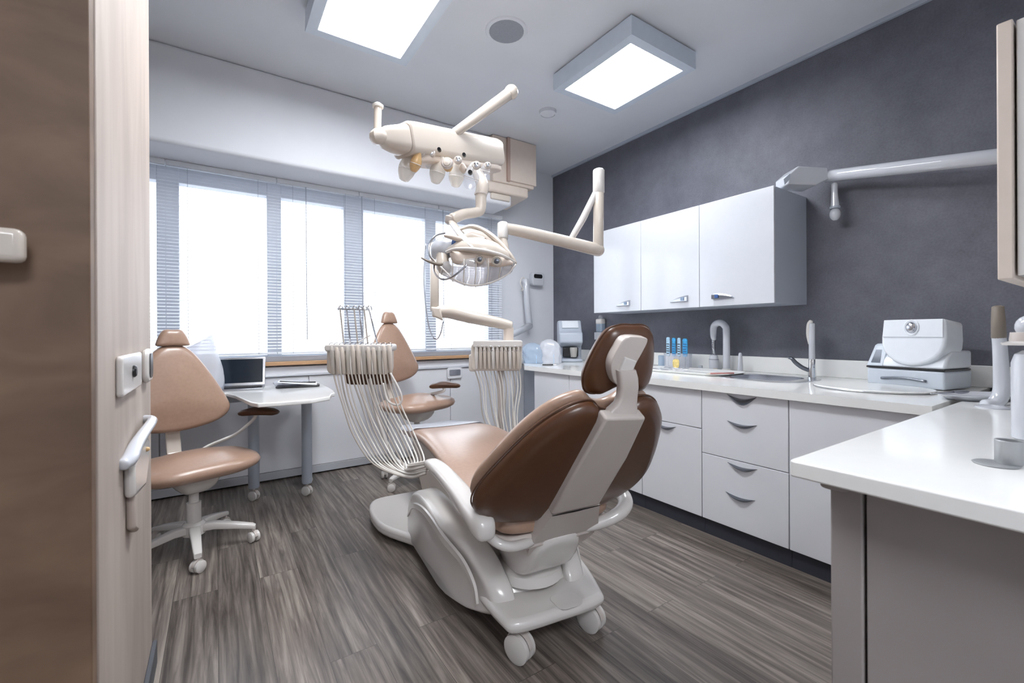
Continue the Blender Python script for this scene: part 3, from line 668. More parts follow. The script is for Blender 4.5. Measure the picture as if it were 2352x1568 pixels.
for o in st2.children:       # gas column extended: seat group sits higher
    if o.name.split('.')[0] in ('seat', 'backrest', 'headrest', 'headrest_neck', 'back_strut', 'tilt_housing', 'armrest', 'armrest_arm'): o.location.z += .155
for o in list(st2.children):
    if o.name.startswith('gas_column'): o.scale.z = 1.36; o.location.z = -.04

# ================================================================== DESK
dk = thing('desk', 'white wheeled desk with a curved front edge and round grey legs by the window', 'desk', (.3, 3.6, 0), local=False)
zt = .80
f = [Pz(762, 903, zt), Pz(758, 910, zt), Pz(716, 917, zt), Pz(640, 923, zt), Pz(592, 926, zt), Pz(575, 923, zt), Pz(558, 915, zt), Pz(540, 907, zt), Pz(520, 902, zt)]
pts = [(.70, 3.93), (.70, 3.5), (.69, 3.3), (.67, 3.18)]+[(p.x, p.y) for p in f]+[(-.55, 3.52), (-.60, 3.93)]
obj('tabletop', prism(N(), pts, (0, 0, 0), (1, 0, 0), (0, 1, 0), (0, 0, 1), zt-.026, zt), 'top', dk, bevel=.006)
for i, (x, y) in enumerate(((.219, 3.70), (.555, 3.59), (-.45, 3.8), (.6, 3.86))):
    l = obj('leg', lathe(N(), [(.032, .09), (.036, .10), (.036, .70), (.042, .71), (.042, zt-.026), (0, zt-.025)], (x, y, 0)), 'cabside', dk)
    caster(l, (x, y, .035), .035, .022, R(40), stem=.02)
obj('under_rail', bx(-.5, .62, 3.84, 3.87, .70, .774), 'cabside', dk)
# laptop
lp = Pz(556, 889, zt)
lt = thing('laptop', 'silver laptop with a dark blank screen on the desk', 'laptop', (lp.x-.02, 3.80, zt+.011), R(-8)); lt.scale = (.92, .92, .92)
b = bx(-.17, .17, -.12, .12, -.011, .004); obj('base', b, 'steel', lt, bevel=.004)
obj('keyboard', bx(-.155, .155, -.05, .09, .004, .007), 'black', lt)
T_ = Matrix.Translation((0, .12, .004)) @ Matrix.Rotation(R(-14), 4, 'X')
sc_ = obj('screen_lid', bx(-.17, .17, -.004, .005, 0, .235, T_), 'steel', lt, bevel=.003)
obj('display', bx(-.152, .152, -.0055, -.004, .022, .220, T_), 'screen', sc_)
# wide plastic tray-like stand under the laptop
lo_ = Pz(600, 886, zt)
ls = thing('clear_tray', 'curved clear plastic tray beside the laptop on the desk', 'tray', (lp.x+.30, 3.84, zt))
ov = sm([(-.10, -.07), (.05, -.08), (.14, -.03), (.15, .03), (.08, .08), (-.06, .08)], 4)
obj('tray', loft(N(), [[V3((a*k, c*k, z)) for a, c in ov] for z, k in ((.001, .8), (.004, .82), (.03, 1.0), (.034, 1.0))], cap=True), 'foil', ls)
# black clipboard with papers and pens
cp = Pz(685, 888, zt)
cb = thing('clipboard', 'open black folder with white papers and pens at the right end of the desk', 'folder', (cp.x, min(cp.y, 3.8), zt), R(-10))
obj('cover', prism(N(), rrect(-.15, .15, -.075, .085, .03), (0, 0, 0), (1, 0, 0), (0, 1, 0), (0, 0, 1), .001, .012), 'black', cb, bevel=.003)
obj('papers', loft(N(), [[V3((a, c, z+.03*max(0, -a)/.13)) for a, c in ((-.135, -.06), (.13, -.055), (.13, .075), (-.13, .075))] for z in (.012, .02)]), 'paper', cb)
obj('pen', tb([(-.12, -.05, .052), (.02, -.02, .035), (.12, .02, .028)], .005, 8), 'black', cb)
obj('clip', prism(N(), rrect(-.05, .0, -.035, .0, .008), (-.06, 0, .03), (1, 0, 0), (0, 1, 0), (0, 0, 1), .0, .012), 'steeld', cb, bevel=.003)
# draped translucent bag behind the stool
bp_ = Pz(468, 880, zt)
bgp = P(470, 800, 3.25)
b = N(); n1, n2 = 26, 12; rows = []
for j in range(n2+1):
    t = j/n2; row = []
    for k in range(n1):
        a = 2*math.pi*k/n1; r_ = 1-.5*t**1.6
        wob = 1+.10*math.sin(3*a+5*t)+.05*math.sin(7*a)
        row.append(V3((.17*r_*math.cos(a)*wob+.04*t, .09*r_*math.sin(a)*wob, .01+.34*t+.05*t*math.cos(a))))
    rows.append(row)
loft(b, rows)
bgo = obj('plastic_bag', b, 'foil', None, ang=80); bgo.location = (bgp.x-.07, 3.74, zt)
tag(bgo, 'crumpled white translucent plastic bag standing on the desk behind the stool headrest', 'bag')

# ================================================================== INSTRUMENT RIGS
hosep = [0]
# --- left instrument holder, tubes rising above, hoses sweeping down to the chair
lh = thing('instrument_holder', 'cream holder with thin upright tubes and a sheaf of hoses sweeping down to the chair', 'instrument holder', P(825, 840, 2.35), local=False)
def inframe(px, py, d, off=0): return P(px, py, d)
def hold(x0, x1, y0, y1, d, th, m, parent, r=14, name='holder_body', bev=.012):
    o = [P(px, py, d) for px, py in rrect(x0, x1, y0, y1, r, 4)]
    return obj(name, loft(N(), [[p+FW*h for p in o] for h in (-th/2, th/2)]), m, parent, bevel=bev)
hold(758, 900, 792, 858, 2.38, .10, 'cream', lh)
hold(756, 905, 790, 806, 2.37, .13, 'shell', lh, 6, 'holder_rim', .008)
hold(795, 900, 815, 882, 2.50, .07, 'leatherb', lh, 14, 'holder_pad')
for k in range(12):     # clear sleeves standing in the front of the holder
    x = 762+k*12; p = P(x, 0, 2.315)
    a = P(x, 796+3*math.sin(k), 2.31); c = P(x+4, 858, 2.31)
    obj('handpiece_sleeve', tb([a, a.lerp(c, .3), c], [.010, .014, .009], 10), 'cream' if k % 3 else 'visorw', lh)
    obj('clip_ring', tb([P(x+6*math.cos(t), 792+5*math.sin(t), 2.31) for t in [2*math.pi*i/12 for i in range(13)]], .0018, 6), 'steel', lh)
rnd = random.Random(7)
for k in range(17):
    x = 764+k*8.2; e = k/16
    x2 = 905+e*75+rnd.uniform(-3, 3); y2 = 1098-e*52+rnd.uniform(-6, 6)
    dp = 2.33+.12*(k % 3-1)*.5
    pts = [P(x, 800, 2.31), P(x+3, 860, 2.31), P(x+22+rnd.uniform(-4, 4), 930, dp), P(x+48+10*e, 1000, dp-.02), P(x+95+6*e-22*e, 1066-8*e, 2.22), P(935+2*k % 9, 1096-30*e, 2.10), P(978+.4*k, 1088-30*e, 2.02)]
    obj('hose', tb(pts, .0042, 8, smooth=7), 'hosem' if k % 3 else 'hoseg', lh)
pts = [P(893, 862, 2.31), P(905, 905, 2.30), P(922, 922, 2.3), P(916, 928, 2.3), P(893, 915, 2.3)]
obj('hose_loop', tb([P(897, 857, 2.3), P(917, 895, 2.3), P(923, 918, 2.3), P(912, 930, 2.3), P(890, 918, 2.3), P(880, 880, 2.3)], .006, 8, smooth=6), 'shell', lh)
for k, x in enumerate((783, 798, 815, 827, 838, 849)):
    b_ = P(x+(8 if k != 5 else 18), 800 if k != 5 else 790, 2.42); a = P(x-2, 708, 2.42)
    obj('upright_tube', tb([a, a.lerp(b_, .5), b_], .0045, 8), 'steel' if k % 2 else 'hoseg', lh)
    obj('tube_hook', tb([P(x-6, 712, 2.41), P(x-3, 703, 2.41), P(x+3, 704, 2.41), P(x+5, 712, 2.41)], .003, 6, smooth=4), 'steel', lh)
obj('cross_bar', tb([P(775, 709, 2.42), P(848, 711, 2.42)], .004, 8), 'steel', lh)
obj('cross_rim', tb([P(x, y, 2.42) for x, y in ((850, 770), (835, 778), (820, 792), (850, 796), (885, 792))], .004, 8, smooth=4), 'shell', lh)
# steel carrier bar linking the holder to the chair side
obj('carrier_arm', tb([P(850, 870, 2.40), P(868, 960, 2.38), P(905, 1050, 2.30), P(960, 1078, 2.12), P(990, 1072, 2.02)], [.010, .010, .011, .012, .012], 10, smooth=6), 'shell', lh)

# --- right instrument holder on its swing arm
rh = thing('instrument_holder', 'cream holder full of hanging hoses under a thick swing arm beyond the chair seat', 'instrument holder', P(1140, 980, 3.15), local=False)
hold(1083, 1198, 788, 850, 3.2, .12, 'cream', rh, 10)
hold(1088, 1200, 781, 797, 3.19, .15, 'shell', rh, 5, 'holder_rim', .008)
hold(1078, 1096, 812, 852, 3.2, .10, 'cream', rh, 6, 'end_cap')
for k in range(11):
    x = 1094+k*9.6; a = P(x, 795, 3.125); c = P(x+1, 846, 3.125)
    obj('handpiece_sleeve', tb([a, a.lerp(c, .35), c], [.009, .0135, .009], 10), 'cream' if k % 4 else 'shell', rh)
    obj('clip_ring', tb([P(x+4+4.5*math.cos(t), 801+7*math.sin(t), 3.10) for t in [2*math.pi*i/12 for i in range(13)]], .0016, 6), 'steel' if k % 2 else 'hoseg', rh)
for k in range(15):
    x = 1090+k*7.3; e = k/14
    xb = 1132+e*58+rnd.uniform(-6, 6)
    pts = [P(x, 846, 3.15+.03*(k % 2)), P(x+4+8*(1-e), 890, 3.16), P((x+xb)/2+rnd.uniform(-4, 4), 950, 3.16), P(xb, 1015, 3.12), P(xb-6, 1045, 3.0), P(1165+6*math.sin(k), 1062, 2.85)]
    obj('hose', tb(pts, .0046, 8, smooth=6), 'hosem' if k % 3 else 'hoseg', rh)
pb = P(1150, 1010, 3.2)
obj('stand_column', tb([(pb.x, pb.y, .03), (pb.x, pb.y, 1.0)], .022, 16), 'shelld', rh)
obj('stand_foot', lathe(N(), [(.15, 0), (.15, .02), (.12, .035), (.03, .045), (0, .046)], (pb.x, pb.y, 0)), 'shell', rh)
obj('drop_post', tb([P(1168, 790, 3.2), P(1168, 752, 3.2)], .037, 18, ends=False), 'box', rh)
obj('swing_arm', tb([P(996, 716, 3.05), P(1030, 716, 3.07), P(1080, 728, 3.12), P(1140, 740, 3.18), P(1172, 748, 3.2)], [.045, .053, .052, .048, .042], 20, smooth=5, flat=.85), 'cream', rh)
obj('arm_knuckle', loft(N(), [[P(x, y, d) for x, y in ((989, 704), (1012, 706), (1018, 737), (996, 727))] for d in (3.0, 3.1)]), 'cream', rh, bevel=.012)
obj('riser_post', tb([P(998, 712, 3.05), P(998, 560, 3.05)], .031, 18), 'cream', rh)
obj('drip_cable', tb([P(978, 560, 3.0), P(974, 640, 3.0), P(980, 720, 3.0), P(990, 765, 3.0), P(1002, 779, 3.0), P(1012, 765, 3.0), P(1018, 738, 3.0)], .004, 8, smooth=6), 'steel', rh)

# --- overhead instrument bar
ob = thing('overhead_instrument_bar', 'cream overhead bar with clear bulb-shaped sleeves underneath and a long slanted arm', 'instrument bar', P(1030, 330, 2.2), local=False)
def brect(c, ex, ez, w_, h, r=.35, n=5): return [c+ex*(a*w_)+ez*(b_*h) for a, b_ in rrect(-1, 1, -1, 1, r, n)]
cA, cB = P(922, 322, 2.05), P(1136, 356, 2.62)
ax = (cB-cA).normalized(); dpv = ax.cross(UP).normalized()*-1; upv = dpv.cross(ax)*-1
if upv.z < 0: upv = -upv
rr = []
for t, w_, h in ((0, .07, .064), (.01, .078, .074), (.08, .082, .077), (.5, .082, .077), (.94, .082, .077), (.985, .078, .072), (1.0, .062, .055)):
    rr.append(brect(cA.lerp(cB, t), dpv, upv, w_, h, .45))
bar = obj('bar_body', loft(N(), rr), 'cream', ob, bevel=.004)
rr = [brect(cA.lerp(cB, t), dpv, upv, w_, h, .6) for t, w_, h in ((-.17, .025, .028), (-.14, .04, .045), (-.005, .07, .064))]
obj('end_cone', loft(N(), rr), 'cream', ob)
q0 = cA.lerp(cB, -.19)
qt = P(868, 245, 1.99)
obj('end_tube', tb([q0+(cB-cA)*.06, q0, P(866, 318, 1.98), P(867, 300, 1.98), qt], [.03, .034, .026, .017, .017], 16, smooth=5), 'cream', ob)
obj('tube_cap', lathe(N(), [(0, -.006), (.024, -.004), (.025, .006), (.012, .016), (0, .018)], qt), 'shell', ob)
r0, r1 = P(1045, 305, 2.25), P(1172, 213, 2.32)
obj('slanted_arm', tb([r0, r1], [.023, .030], 18), 'cream', ob)
b = N(); sphere(b, r1+(r1-r0)*.02, .037); obj('arm_ball', b, 'cream', ob)
# underside lamp rail + bulbs
rr = [brect(cA.lerp(cB, t)-upv*.085, dpv, upv, w_, .02, .5) for t, w_ in ((.05, .05), (.12, .066), (.9, .066), (.97, .05))]
obj('lamp_rail', loft(N(), rr), 'box', ob)
def bulb(px, py, px2, py2, d, r, m, name='sleeve', prof=(.45, .75, 1.0, .95, .6)):
    a, c = P(px, py, d), P(px2, py2, d+.02)
    o = obj(name, tb([a.lerp(c, i/4) for i in range(5)], [r*k for k in prof], 16, smooth=4), m, ob)
    e = (c-a).normalized(); f1 = e.cross(FW).normalized(); f2 = e.cross(f1); q = a.lerp(c, .62)
    if m != 'box': obj('sleeve_rim', tb([q+(f1*math.cos(t)+f2*math.sin(t))*r*1.0 for t in [2*math.pi*k/16 for k in range(17)]], .0018, 6), 'shell', o)
    return o
s1 = bulb(946, 350, 928, 412, 2.10, .040, 'visorw'); bulb(958, 352, 938, 402, 2.12, .03, 'visor'); bulb(962, 350, 950, 392, 2.06, .026, 'amber', 'amber_sleeve')
bulb(990, 350, 985, 385, 2.15, .026, 'visor'); bulb(1012, 360, 1000, 418, 2.18, .038, 'visorw'); bulb(1027, 365, 1030, 392, 2.13, .024, 'amber', 'amber_sleeve')
bulb(1052, 372, 1046, 426, 2.22, .038, 'visorw'); bulb(1062, 376, 1064, 396, 2.2, .02, 'box', 'sleeve_cap'); bulb(1090, 376, 1076, 430, 2.26, .042, 'visor'); bulb(1118, 376, 1112, 402, 2.32, .026, 'visor')
for px, py, d, rr_ in ((966, 352, 2.08, .02), (990, 352, 2.12, .02), (1027, 375, 2.11, .026), (1052, 368, 2.18, .019), (1094, 380, 2.22, .02), (1120, 380, 2.28, .017), (1080, 396, 2.2, .011), (1009, 344, 2.1, .009), (1066, 356, 2.16, .009)):
    c = P(px, py, d)
    sk_ = obj('lens_socket', lathe(N(), [(rr_*.5, -.012), (rr_, -.008), (rr_*1.08, .004), (rr_*.9, .012), (rr_*.7, .012)], c, -FW), 'shelld' if rr_ > .012 else 'black', ob)
    if rr_ > .012: obj('lens', lathe(N(), [(rr_*.72, .009), (rr_*.6, .016), (0, .02)], c, -FW), 'chrome' if px != 1027 else 'cream', sk_)
# elbow down to the lamp head
obj('drop_elbow', tb([P(1096, 395, 2.35), P(1108, 425, 2.33), P(1104, 450, 2.32)], [.028, .034, .031], 16, smooth=5), 'cream', ob)
obj('elbow_collar', tb([P(1104, 444, 2.32), P(1104, 447, 2.32)], .034, 16, ends=False), 'shelld', ob)
obj('drop_tube', tb([P(1104, 447, 2.32), P(1104, 478, 2.32), P(1096, 487, 2.31), P(1065, 492, 2.27), P(1038, 503, 2.22)], [.030, .028, .026, .027, .028], 16, smooth=4), 'cream', ob)
obj('tube_end', tb([P(1034, 500, 2.22), P(1030, 512, 2.22)], [.026, .02], 14), 'shelld', ob)

# --- operating lamp head
lm = thing('operating_lamp', 'cream operating lamp head with a clear ribbed visor on a long jointed arm', 'operating lamp', P(1090, 580, 2.2), local=False)
obj('yoke', tb([P(1036, 508, 2.22), P(1060, 540, 2.16), P(1085, 568, 2.10), P(1096, 580, 2.08)], [.022, .026, .034, .03], 14, smooth=5, flat=.6), 'cream', lm)
# head shell: boat form loft along the px axis
def boat(pts, m, name, parent=lm, seg=20, bev=0, top=.0):
    rr = []
    for px, py, d, w_, h in pts:
        c = P(px, py, d); rr.append([c+FW*(math.cos(t)*w_)+UP*(math.copysign(abs(math.sin(t))**.8, math.sin(t))*(h if math.sin(t) > 0 else h*(.35 if name == 'head_shell' else 1))) for t in [2*math.pi*k/seg for k in range(seg)]])
    return obj(name, loft(N(), rr), m, parent, ang=70)
boat([(1028, 578, 2.2, .04, .015), (1040, 580, 2.2, .10, .03), (1070, 583, 2.2, .15, .075), (1105, 587, 2.2, .165, .085), (1140, 593, 2.2, .15, .075), (1168, 600, 2.2, .11, .05), (1186, 606, 2.2, .03, .012)], 'cream', 'head_shell')
obj('ridge', tb([P(1052, 528, 2.14), P(1082, 520, 2.16), P(1112, 530, 2.16), P(1142, 552, 2.14), P(1172, 585, 2.12), P(1186, 604, 2.12)], [.012, .020, .024, .022, .018, .008], 12, smooth=6, flat=.55), 'cream', lm)
obj('ridge', tb([P(1040, 516, 2.14), P(1064, 545, 2.10), P(1088, 566, 2.07), P(1104, 574, 2.07)], [.018, .026, .030, .022], 12, smooth=6, flat=.45), 'shell', lm)
obj('head_rim', tb([P(1026, 578, 2.10), P(1050, 571, 2.04), P(1100, 573, 2.02), P(1150, 585, 2.04), P(1183, 602, 2.12)], .008, 8, smooth=6), 'shell', lm)
obj('lamp_panel', loft(N(), [[P(x, y, d) for x, y in ((1030, 577), (1100, 576), (1165, 592), (1184, 606), (1150, 613), (1085, 613), (1040, 606))] for d in (2.06, 2.30)]), 'box', lm, bevel=.02)
for px, py, r_ in ((1102, 596, .020), (1141, 600, .023)):
    c = P(px, py, 2.035); g = obj('lamp_eye', lathe(N(), [(r_, -.014), (r_*1.05, .004), (r_*.85, .014), (r_*.8, .008)], c, -FW), 'cream', lm)
    obj('lens', lathe(N(), [(r_*.62, .002), (r_*.5, .016), (0, .02)], c, -FW), 'steeld', g)
# ribbed clear visor: segments
for k in range(6):
    t0, t1 = k/6, (k+1)/6-.012; rr = []
    for i in range(6):
        t = t0+(t1-t0)*i/5; px = 1018+t*164; s_ = math.sin(math.pi*(.12+.80*t)); yb = 612+47*s_; yt = 606-6*t
        w_ = .13*s_
        rr.append([P(px, yt, 2.18)+FW*(-w_), P(px, yt+(yb-yt)*.5, 2.18)+FW*(-w_*1.0), P(px-4, yt+(yb-yt)*.9, 2.18)+FW*(-w_*.6), P(px-6, yb, 2.18), P(px-4, yt+(yb-yt)*.9, 2.18)+FW*(w_*.6), P(px, yt+(yb-yt)*.5, 2.18)+FW*w_, P(px, yt, 2.18)+FW*w_])
    b = N(); vr = [[b.verts.new(x) for x in r] for r in rr]
    for a, c in zip(vr, vr[1:]):
        for i in range(6): b.faces.new((a[i], a[i+1], c[i+1], c[i]))
    o = obj('visor_segment', b, 'ribbed', lm, ang=80); o.modifiers.new('t', 'SOLIDIFY').thickness = .003
for k in range(7):
    t = k/6*.96+.01; px = 1018+t*164; s_ = math.sin(math.pi*(.12+.80*t)); yb = 612+47*s_; yt = 606-6*t; w_ = .13*s_+.002
    obj('visor_rib', tb([P(px, yt, 2.18)-FW*w_, P(px, yt+(yb-yt)*.5, 2.18)-FW*w_, P(px-4, yt+(yb-yt)*.9, 2.18)-FW*w_*.6, P(px-6, yb, 2.18)], .0028, 8, smooth=4), 'hosem', lm)
obj('visor_edge', tb([P(1185, 607, 2.1), P(1165, 630, 2.08), P(1130, 648, 2.06), P(1085, 655, 2.06), P(1045, 642, 2.08), P(1012, 612, 2.1)], .004, 8, smooth=6), 'glass' if 0 else 'shell', lm)
# two fins on top
boat([(1060, 545, 2.12, .01, .01), (1085, 540, 2.14, .025, .03), (1110, 548, 2.16, .03, .035), (1135, 565, 2.16, .03, .03), (1160, 588, 2.16, .02, .015)], 'cream', 'top_fin')
boat([(1020, 541, 2.1, .006, .006), (1040, 545, 2.1, .02, .012), (1065, 552, 2.1, .03, .016), (1082, 562, 2.1, .02, .012)], 'box', 'side_fin')
for a, c in (((1114, 548), (1133, 562)), ((1140, 562), (1152, 574))):
    obj('vent_slot', tb([P(*a, 2.125), P(*c, 2.125)], [.009, .006], 10, flat=.5), 'seam', lm)
# reflector housing with blue band at the left
rc_ = obj('reflector_housing', tb([P(1062, 572, 2.22), P(1035, 568, 2.22), P(1012, 575, 2.22), P(1002, 592, 2.22)], [.035, .05, .055, .03], 18, smooth=4), 'white', lm)
obj('band', tb([P(1048, 568, 2.22), P(1040, 567, 2.22)], [.052, .054], 18, ends=False), 'navy', rc_)
obj('reflector_foot', tb([P(1015, 585, 2.2), P(1018, 612, 2.18), P(1030, 622, 2.18)], [.03, .036, .03], 14, smooth=4), 'cream', lm)
obj('handle_loop', tb([P(1022, 535, 2.15), P(1000, 542, 2.12), P(986, 562, 2.1), P(986, 585, 2.1), P(998, 602, 2.12)], .0045, 8, smooth=6), 'steel', lm)
obj('lower_loop', tb([P(997, 608, 2.12), P(998, 625, 2.1), P(1012, 640, 2.08), P(1030, 640, 2.06), P(1050, 628, 2.05), P(1072, 608, 2.05)], .0045, 8, smooth=6), 'steel', lm)
obj('grip', tb([P(968, 592, 2.1), P(985, 600, 2.1), P(1008, 607, 2.12), P(1018, 604, 2.14)], [.006, .011, .014, .008], 12, smooth=4, flat=.6), 'taupe', lm)
# long arm to the right with post and brace
obj('arm_head', tb([P(1155, 515, 2.22), P(1155, 548, 2.2)], [.028, .026], 18), 'shell', lm)
obj('arm_neck', tb([P(1155, 548, 2.2), P(1162, 575, 2.18), P(1165, 592, 2.18)], [.020, .017, .014], 14, smooth=4), 'cream', lm)
obj('arm', tb([P(1150, 522, 2.22), P(1200, 532, 2.25), P(1290, 553, 2.32), P(1374, 574, 2.38)], [.026, .030, .032, .034], 20, smooth=4), 'cream', lm)
b = N(); sphere(b, P(1374, 574, 2.38), .034); obj('arm_elbow', b, 'cream', lm)
obj('post', tb([P(1374, 574, 2.38), P(1375, 440, 2.38)], .0285, 20), 'cream', lm)
obj('post_sleeve', tb([P(1375, 442, 2.38), P(1375, 392, 2.38)], .0315, 20), 'shell', lm)
obj('brace', tb([P(1308, 556, 2.34), P(1340, 500, 2.36), P(1372, 435, 2.38)], [.016, .019, .017], 14, flat=1.0), 'shell', lm)

# ================================================================== SMALL THINGS ON THE BACK WALL
wd = thing('hand_dispenser', 'small white dispenser with a black window on the wall by the corner', 'dispenser', Py(1229, 641, YB), local=False)
q = [Py(1216, 656, 4.16), Py(1243, 628, 4.16)]
obj('body', prism(N(), rrect(q[0].x, q[1].x, q[0].z, q[1].z, .03), (0, 4.168, 0), (1, 0, 0), (0, 0, 1), (0, -1, 0), 0, .07), 'white', wd, bevel=.015)
obj('window', prism(N(), rrect(q[0].x+.02, q[1].x-.03, q[1].z-.07, q[1].z-.022, .02), (0, 4.10, 0), (1, 0, 0), (0, 0, 1), (0, -1, 0), -.002, .004), 'black', wd)
wa = thing('monitor_mount', 'white L-shaped wall mount beneath the small dispenser', 'wall mount', Py(1210, 700, YB-.06), local=False)
ya = YB-.07
obj('upright', tb([Py(1207, 642, ya), Py(1211, 700, ya), Py(1216, 752, ya)], [.035, .036, .04], 16), 'white', wa)
obj('foot_bar', tb([Py(1216, 748, ya), P(1190, 762, 4.6), P(1165, 772, 4.3)], [.042, .034, .03], 16), 'white', wa)
obj('wall_mount', tb([Py(1208, 655, ya), Py(1208, 655, YB-.002)], .03, 12, ends=False), 'shell', wa)
obj('cable_loop', tb([Py(1207, 640, ya), Py(1199, 638, ya), Py(1195, 650, ya), Py(1201, 662, ya), Py(1200, 667, ya), Py(1195, 664, ya)], .006, 8, smooth=5), 'hosem', wa)
# device in the corner
dv = Pz(1300, 836, .9); dv = V3((3.11, 3.55, .9))
dd = thing('analyser', 'grey-white benchtop device with a slanted grey screen in the far corner', 'medical device', dv, R(-35))
sp = [(-.16, 0), (.13, 0), (.16, .40), (.12, .43), (-.02, .43), (-.10, .32), (-.16, .30), (-.17, .20), (-.05, .15), (-.05, .04), (-.16, .03)]
obj('body', prism(N(), sp, (-.12, 0, 0), (0, 1, 0), (0, 0, 1), (1, 0, 0), 0, .24), 'cabside', dd, bevel=.02)
obj('display', prism(N(), [(-.085, -.03), (.085, -.03), (.085, .06), (-.085, .06)], (0, -.066, .375), (1, 0, 0), V3((0, .08, .11)).normalized(), V3((0, -.11, .08)).normalized(), 0, .006), 'metalg', dd)
obj('sample_bay', bx(-.08, .08, -.10, -.045, .05, .15), 'black', dd, bevel=.01)
obj('cup', lathe(N(), [(.03, 0), (.04, .09), (.035, .1), (0, .1)], (.03, -.11, .05)), 'visorw', dd)
pk = V3((2.73, 3.5, .9))
bb = thing('plastic_bag', 'pale blue translucent bags bunched on the far end of the worktop', 'bag', pk, R(-35))
for nm, x0, m, ht in (('left_fold', -.10, 'foilb', .20), ('right_fold', .07, 'foil', .235)):
    rr = []
    for j in range(11):
        t = j/10; k = 1 if t < .6 else math.sqrt(max(.01, 1-((t-.6)/.41)**2)); ring_ = []
        for i in range(36):
            a = 2*math.pi*i/36; ca, sa = math.cos(a), math.sin(a); w_ = 1+.05*math.sin(5*a+1.3*j)+.035*math.sin(9*a-.8*j)
            ring_.append(V3((x0-.02*t+.105*k*w_*math.copysign(abs(ca)**.6, ca), .09*k*w_*math.copysign(abs(sa)**.6, sa)*(1-.35*t), .002+ht*t)))
        rr.append(ring_)
    obj('bag_fold', loft(N(), rr), m, bb, ang=80)
    obj('bag_seam', tb([V3((x0+.02, -.088*(1-.35*t)*(1 if t < .6 else .8), .003+ht*t)) for t in (0, .3, .6, .8)], .003, 6), 'bluel', bb)
pn = thing('pen', 'dark pen lying at the far tip of the worktop', 'pen', V3((2.58, 3.22, .905)), R(-30))
obj('barrel', tb([(-.07, 0, 0), (.03, 0, 0)], .005, 8), 'black', pn); obj('cap', tb([(.03, 0, 0), (.08, 0, 0)], .006, 8), 'steel', pn)
# soap dispenser on the dark wall
q = Px(1380, 750, XR-.04); sp_ = thing('soap_dispenser', 'clear and white soap dispenser mounted on the dark wall left of the chair headrest', 'dispenser', q, local=False)
za, zb_ = Px(1380, 780, XR-.04).z, Px(1380, 735, XR-.04).z
obj('holder', bx(XR-.09, XR-.001, q.y-.05, q.y+.05, za, za+.08), 'white', sp_, bevel=.006)
obj('bottle', bx(XR-.075, XR-.012, q.y-.042, q.y+.042, za+.08, zb_-.03), 'foilb', sp_, bevel=.012)
obj('top_cover', bx(XR-.078, XR-.01, q.y-.044, q.y+.044, zb_-.045, zb_+.015), 'shell', sp_, bevel=.015)
b = N(); sphere(b, (XR-.045, q.y, zb_+.03), .024); obj('knob', b, 'visor', sp_)

# ================================================================== ON THE WORKTOP
ZW = .9
def at_w(px, py, z=ZW): p = Pz(px, py, z); return V3((min(p.x, XR-.1), p.y, z))
# white gooseneck tap
g = V3((3.28, 1.915, ZW))
gt = thing('gooseneck_tap', 'tall white square gooseneck tap standing left of the sink', 'tap', g, 0)
obj('pipe', tb([(0, 0, 0), (0, 0, .30), (0, .01, .345), (0, .045, .372), (0, .085, .365), (0, .105, .335), (0, .108, .27), (0, .103, .24)], [.026, .026, .026, .026, .026, .026, .022, .016], 16, smooth=5), 'white', gt)
obj('base_ring', lathe(N(), [(.034, 0), (.034, .012), (.027, .018), (0, .019)]), 'shell', gt)
# electric toothbrush-like holder below the spout
tb_ = thing('tall_brush', 'patterned brush standing in a white cup under the white tap spout', 'brush', (3.28, 2.02, ZW))
obj('cup', lathe(N(), [(.035, 0), (.036, .085), (.036, .088), (.033, .09), (.028, .118), (0, .12)]), 'white', tb_)
obj('ring', lathe(N(), [(.0365, .083), (.0368, .085), (.0365, .087)], seg=28), 'steeld', tb_)
obj('brush_stem', tb([(0, 0, .11), (0, .004, .2), (0, 0, .265)], [.012, .013, .011], 12), 'bluel' if 0 else 'steel', tb_)
for k in range(9): obj('stem_mark', tb([(-.0135, -.008+.004*(k % 3), .125+k*.015), (-.0135, .006-.003*(k % 2), .132+k*.015)], .0016, 6), 'black', tb_)
# white cone
cn = obj('white_cone', lathe(N(), [(.02, 0), (.018, .05), (.012, .135), (.009, .145), (0, .147)]), 'white'); cn.location = (3.25, 1.79, ZW)
tag(cn, 'small slim white cone standing between the two taps', 'cone')
# sink tap
tp = thing('sink_tap', 'white pull-out tap with a chrome lever standing behind the sink', 'tap', (3.22, 1.30, ZW))
obj('chrome_base', tb([(0, 0, 0), (0, 0, .06), (0, 0, .13)], [.024, .021, .017], 16), 'chrome', tp)
obj('lever', tb([(-.005, .01, .045), (-.02, .05, .065), (-.03, .085, .095), (-.035, .105, .12), (-.035, .125, .125)], [.015, .017, .016, .014, .009], 12, smooth=5, flat=.8), 'steeld', tp)
obj('riser', tb([(0, 0, .12), (0, 0, .35)], .018, 16), 'white', tp)
obj('spray_handle', tb([(0, .012, .22), (0, .018, .28), (0, .014, .345), (0, .004, .37)], [.010, .015, .016, .012], 14, smooth=4), 'shell', tp)
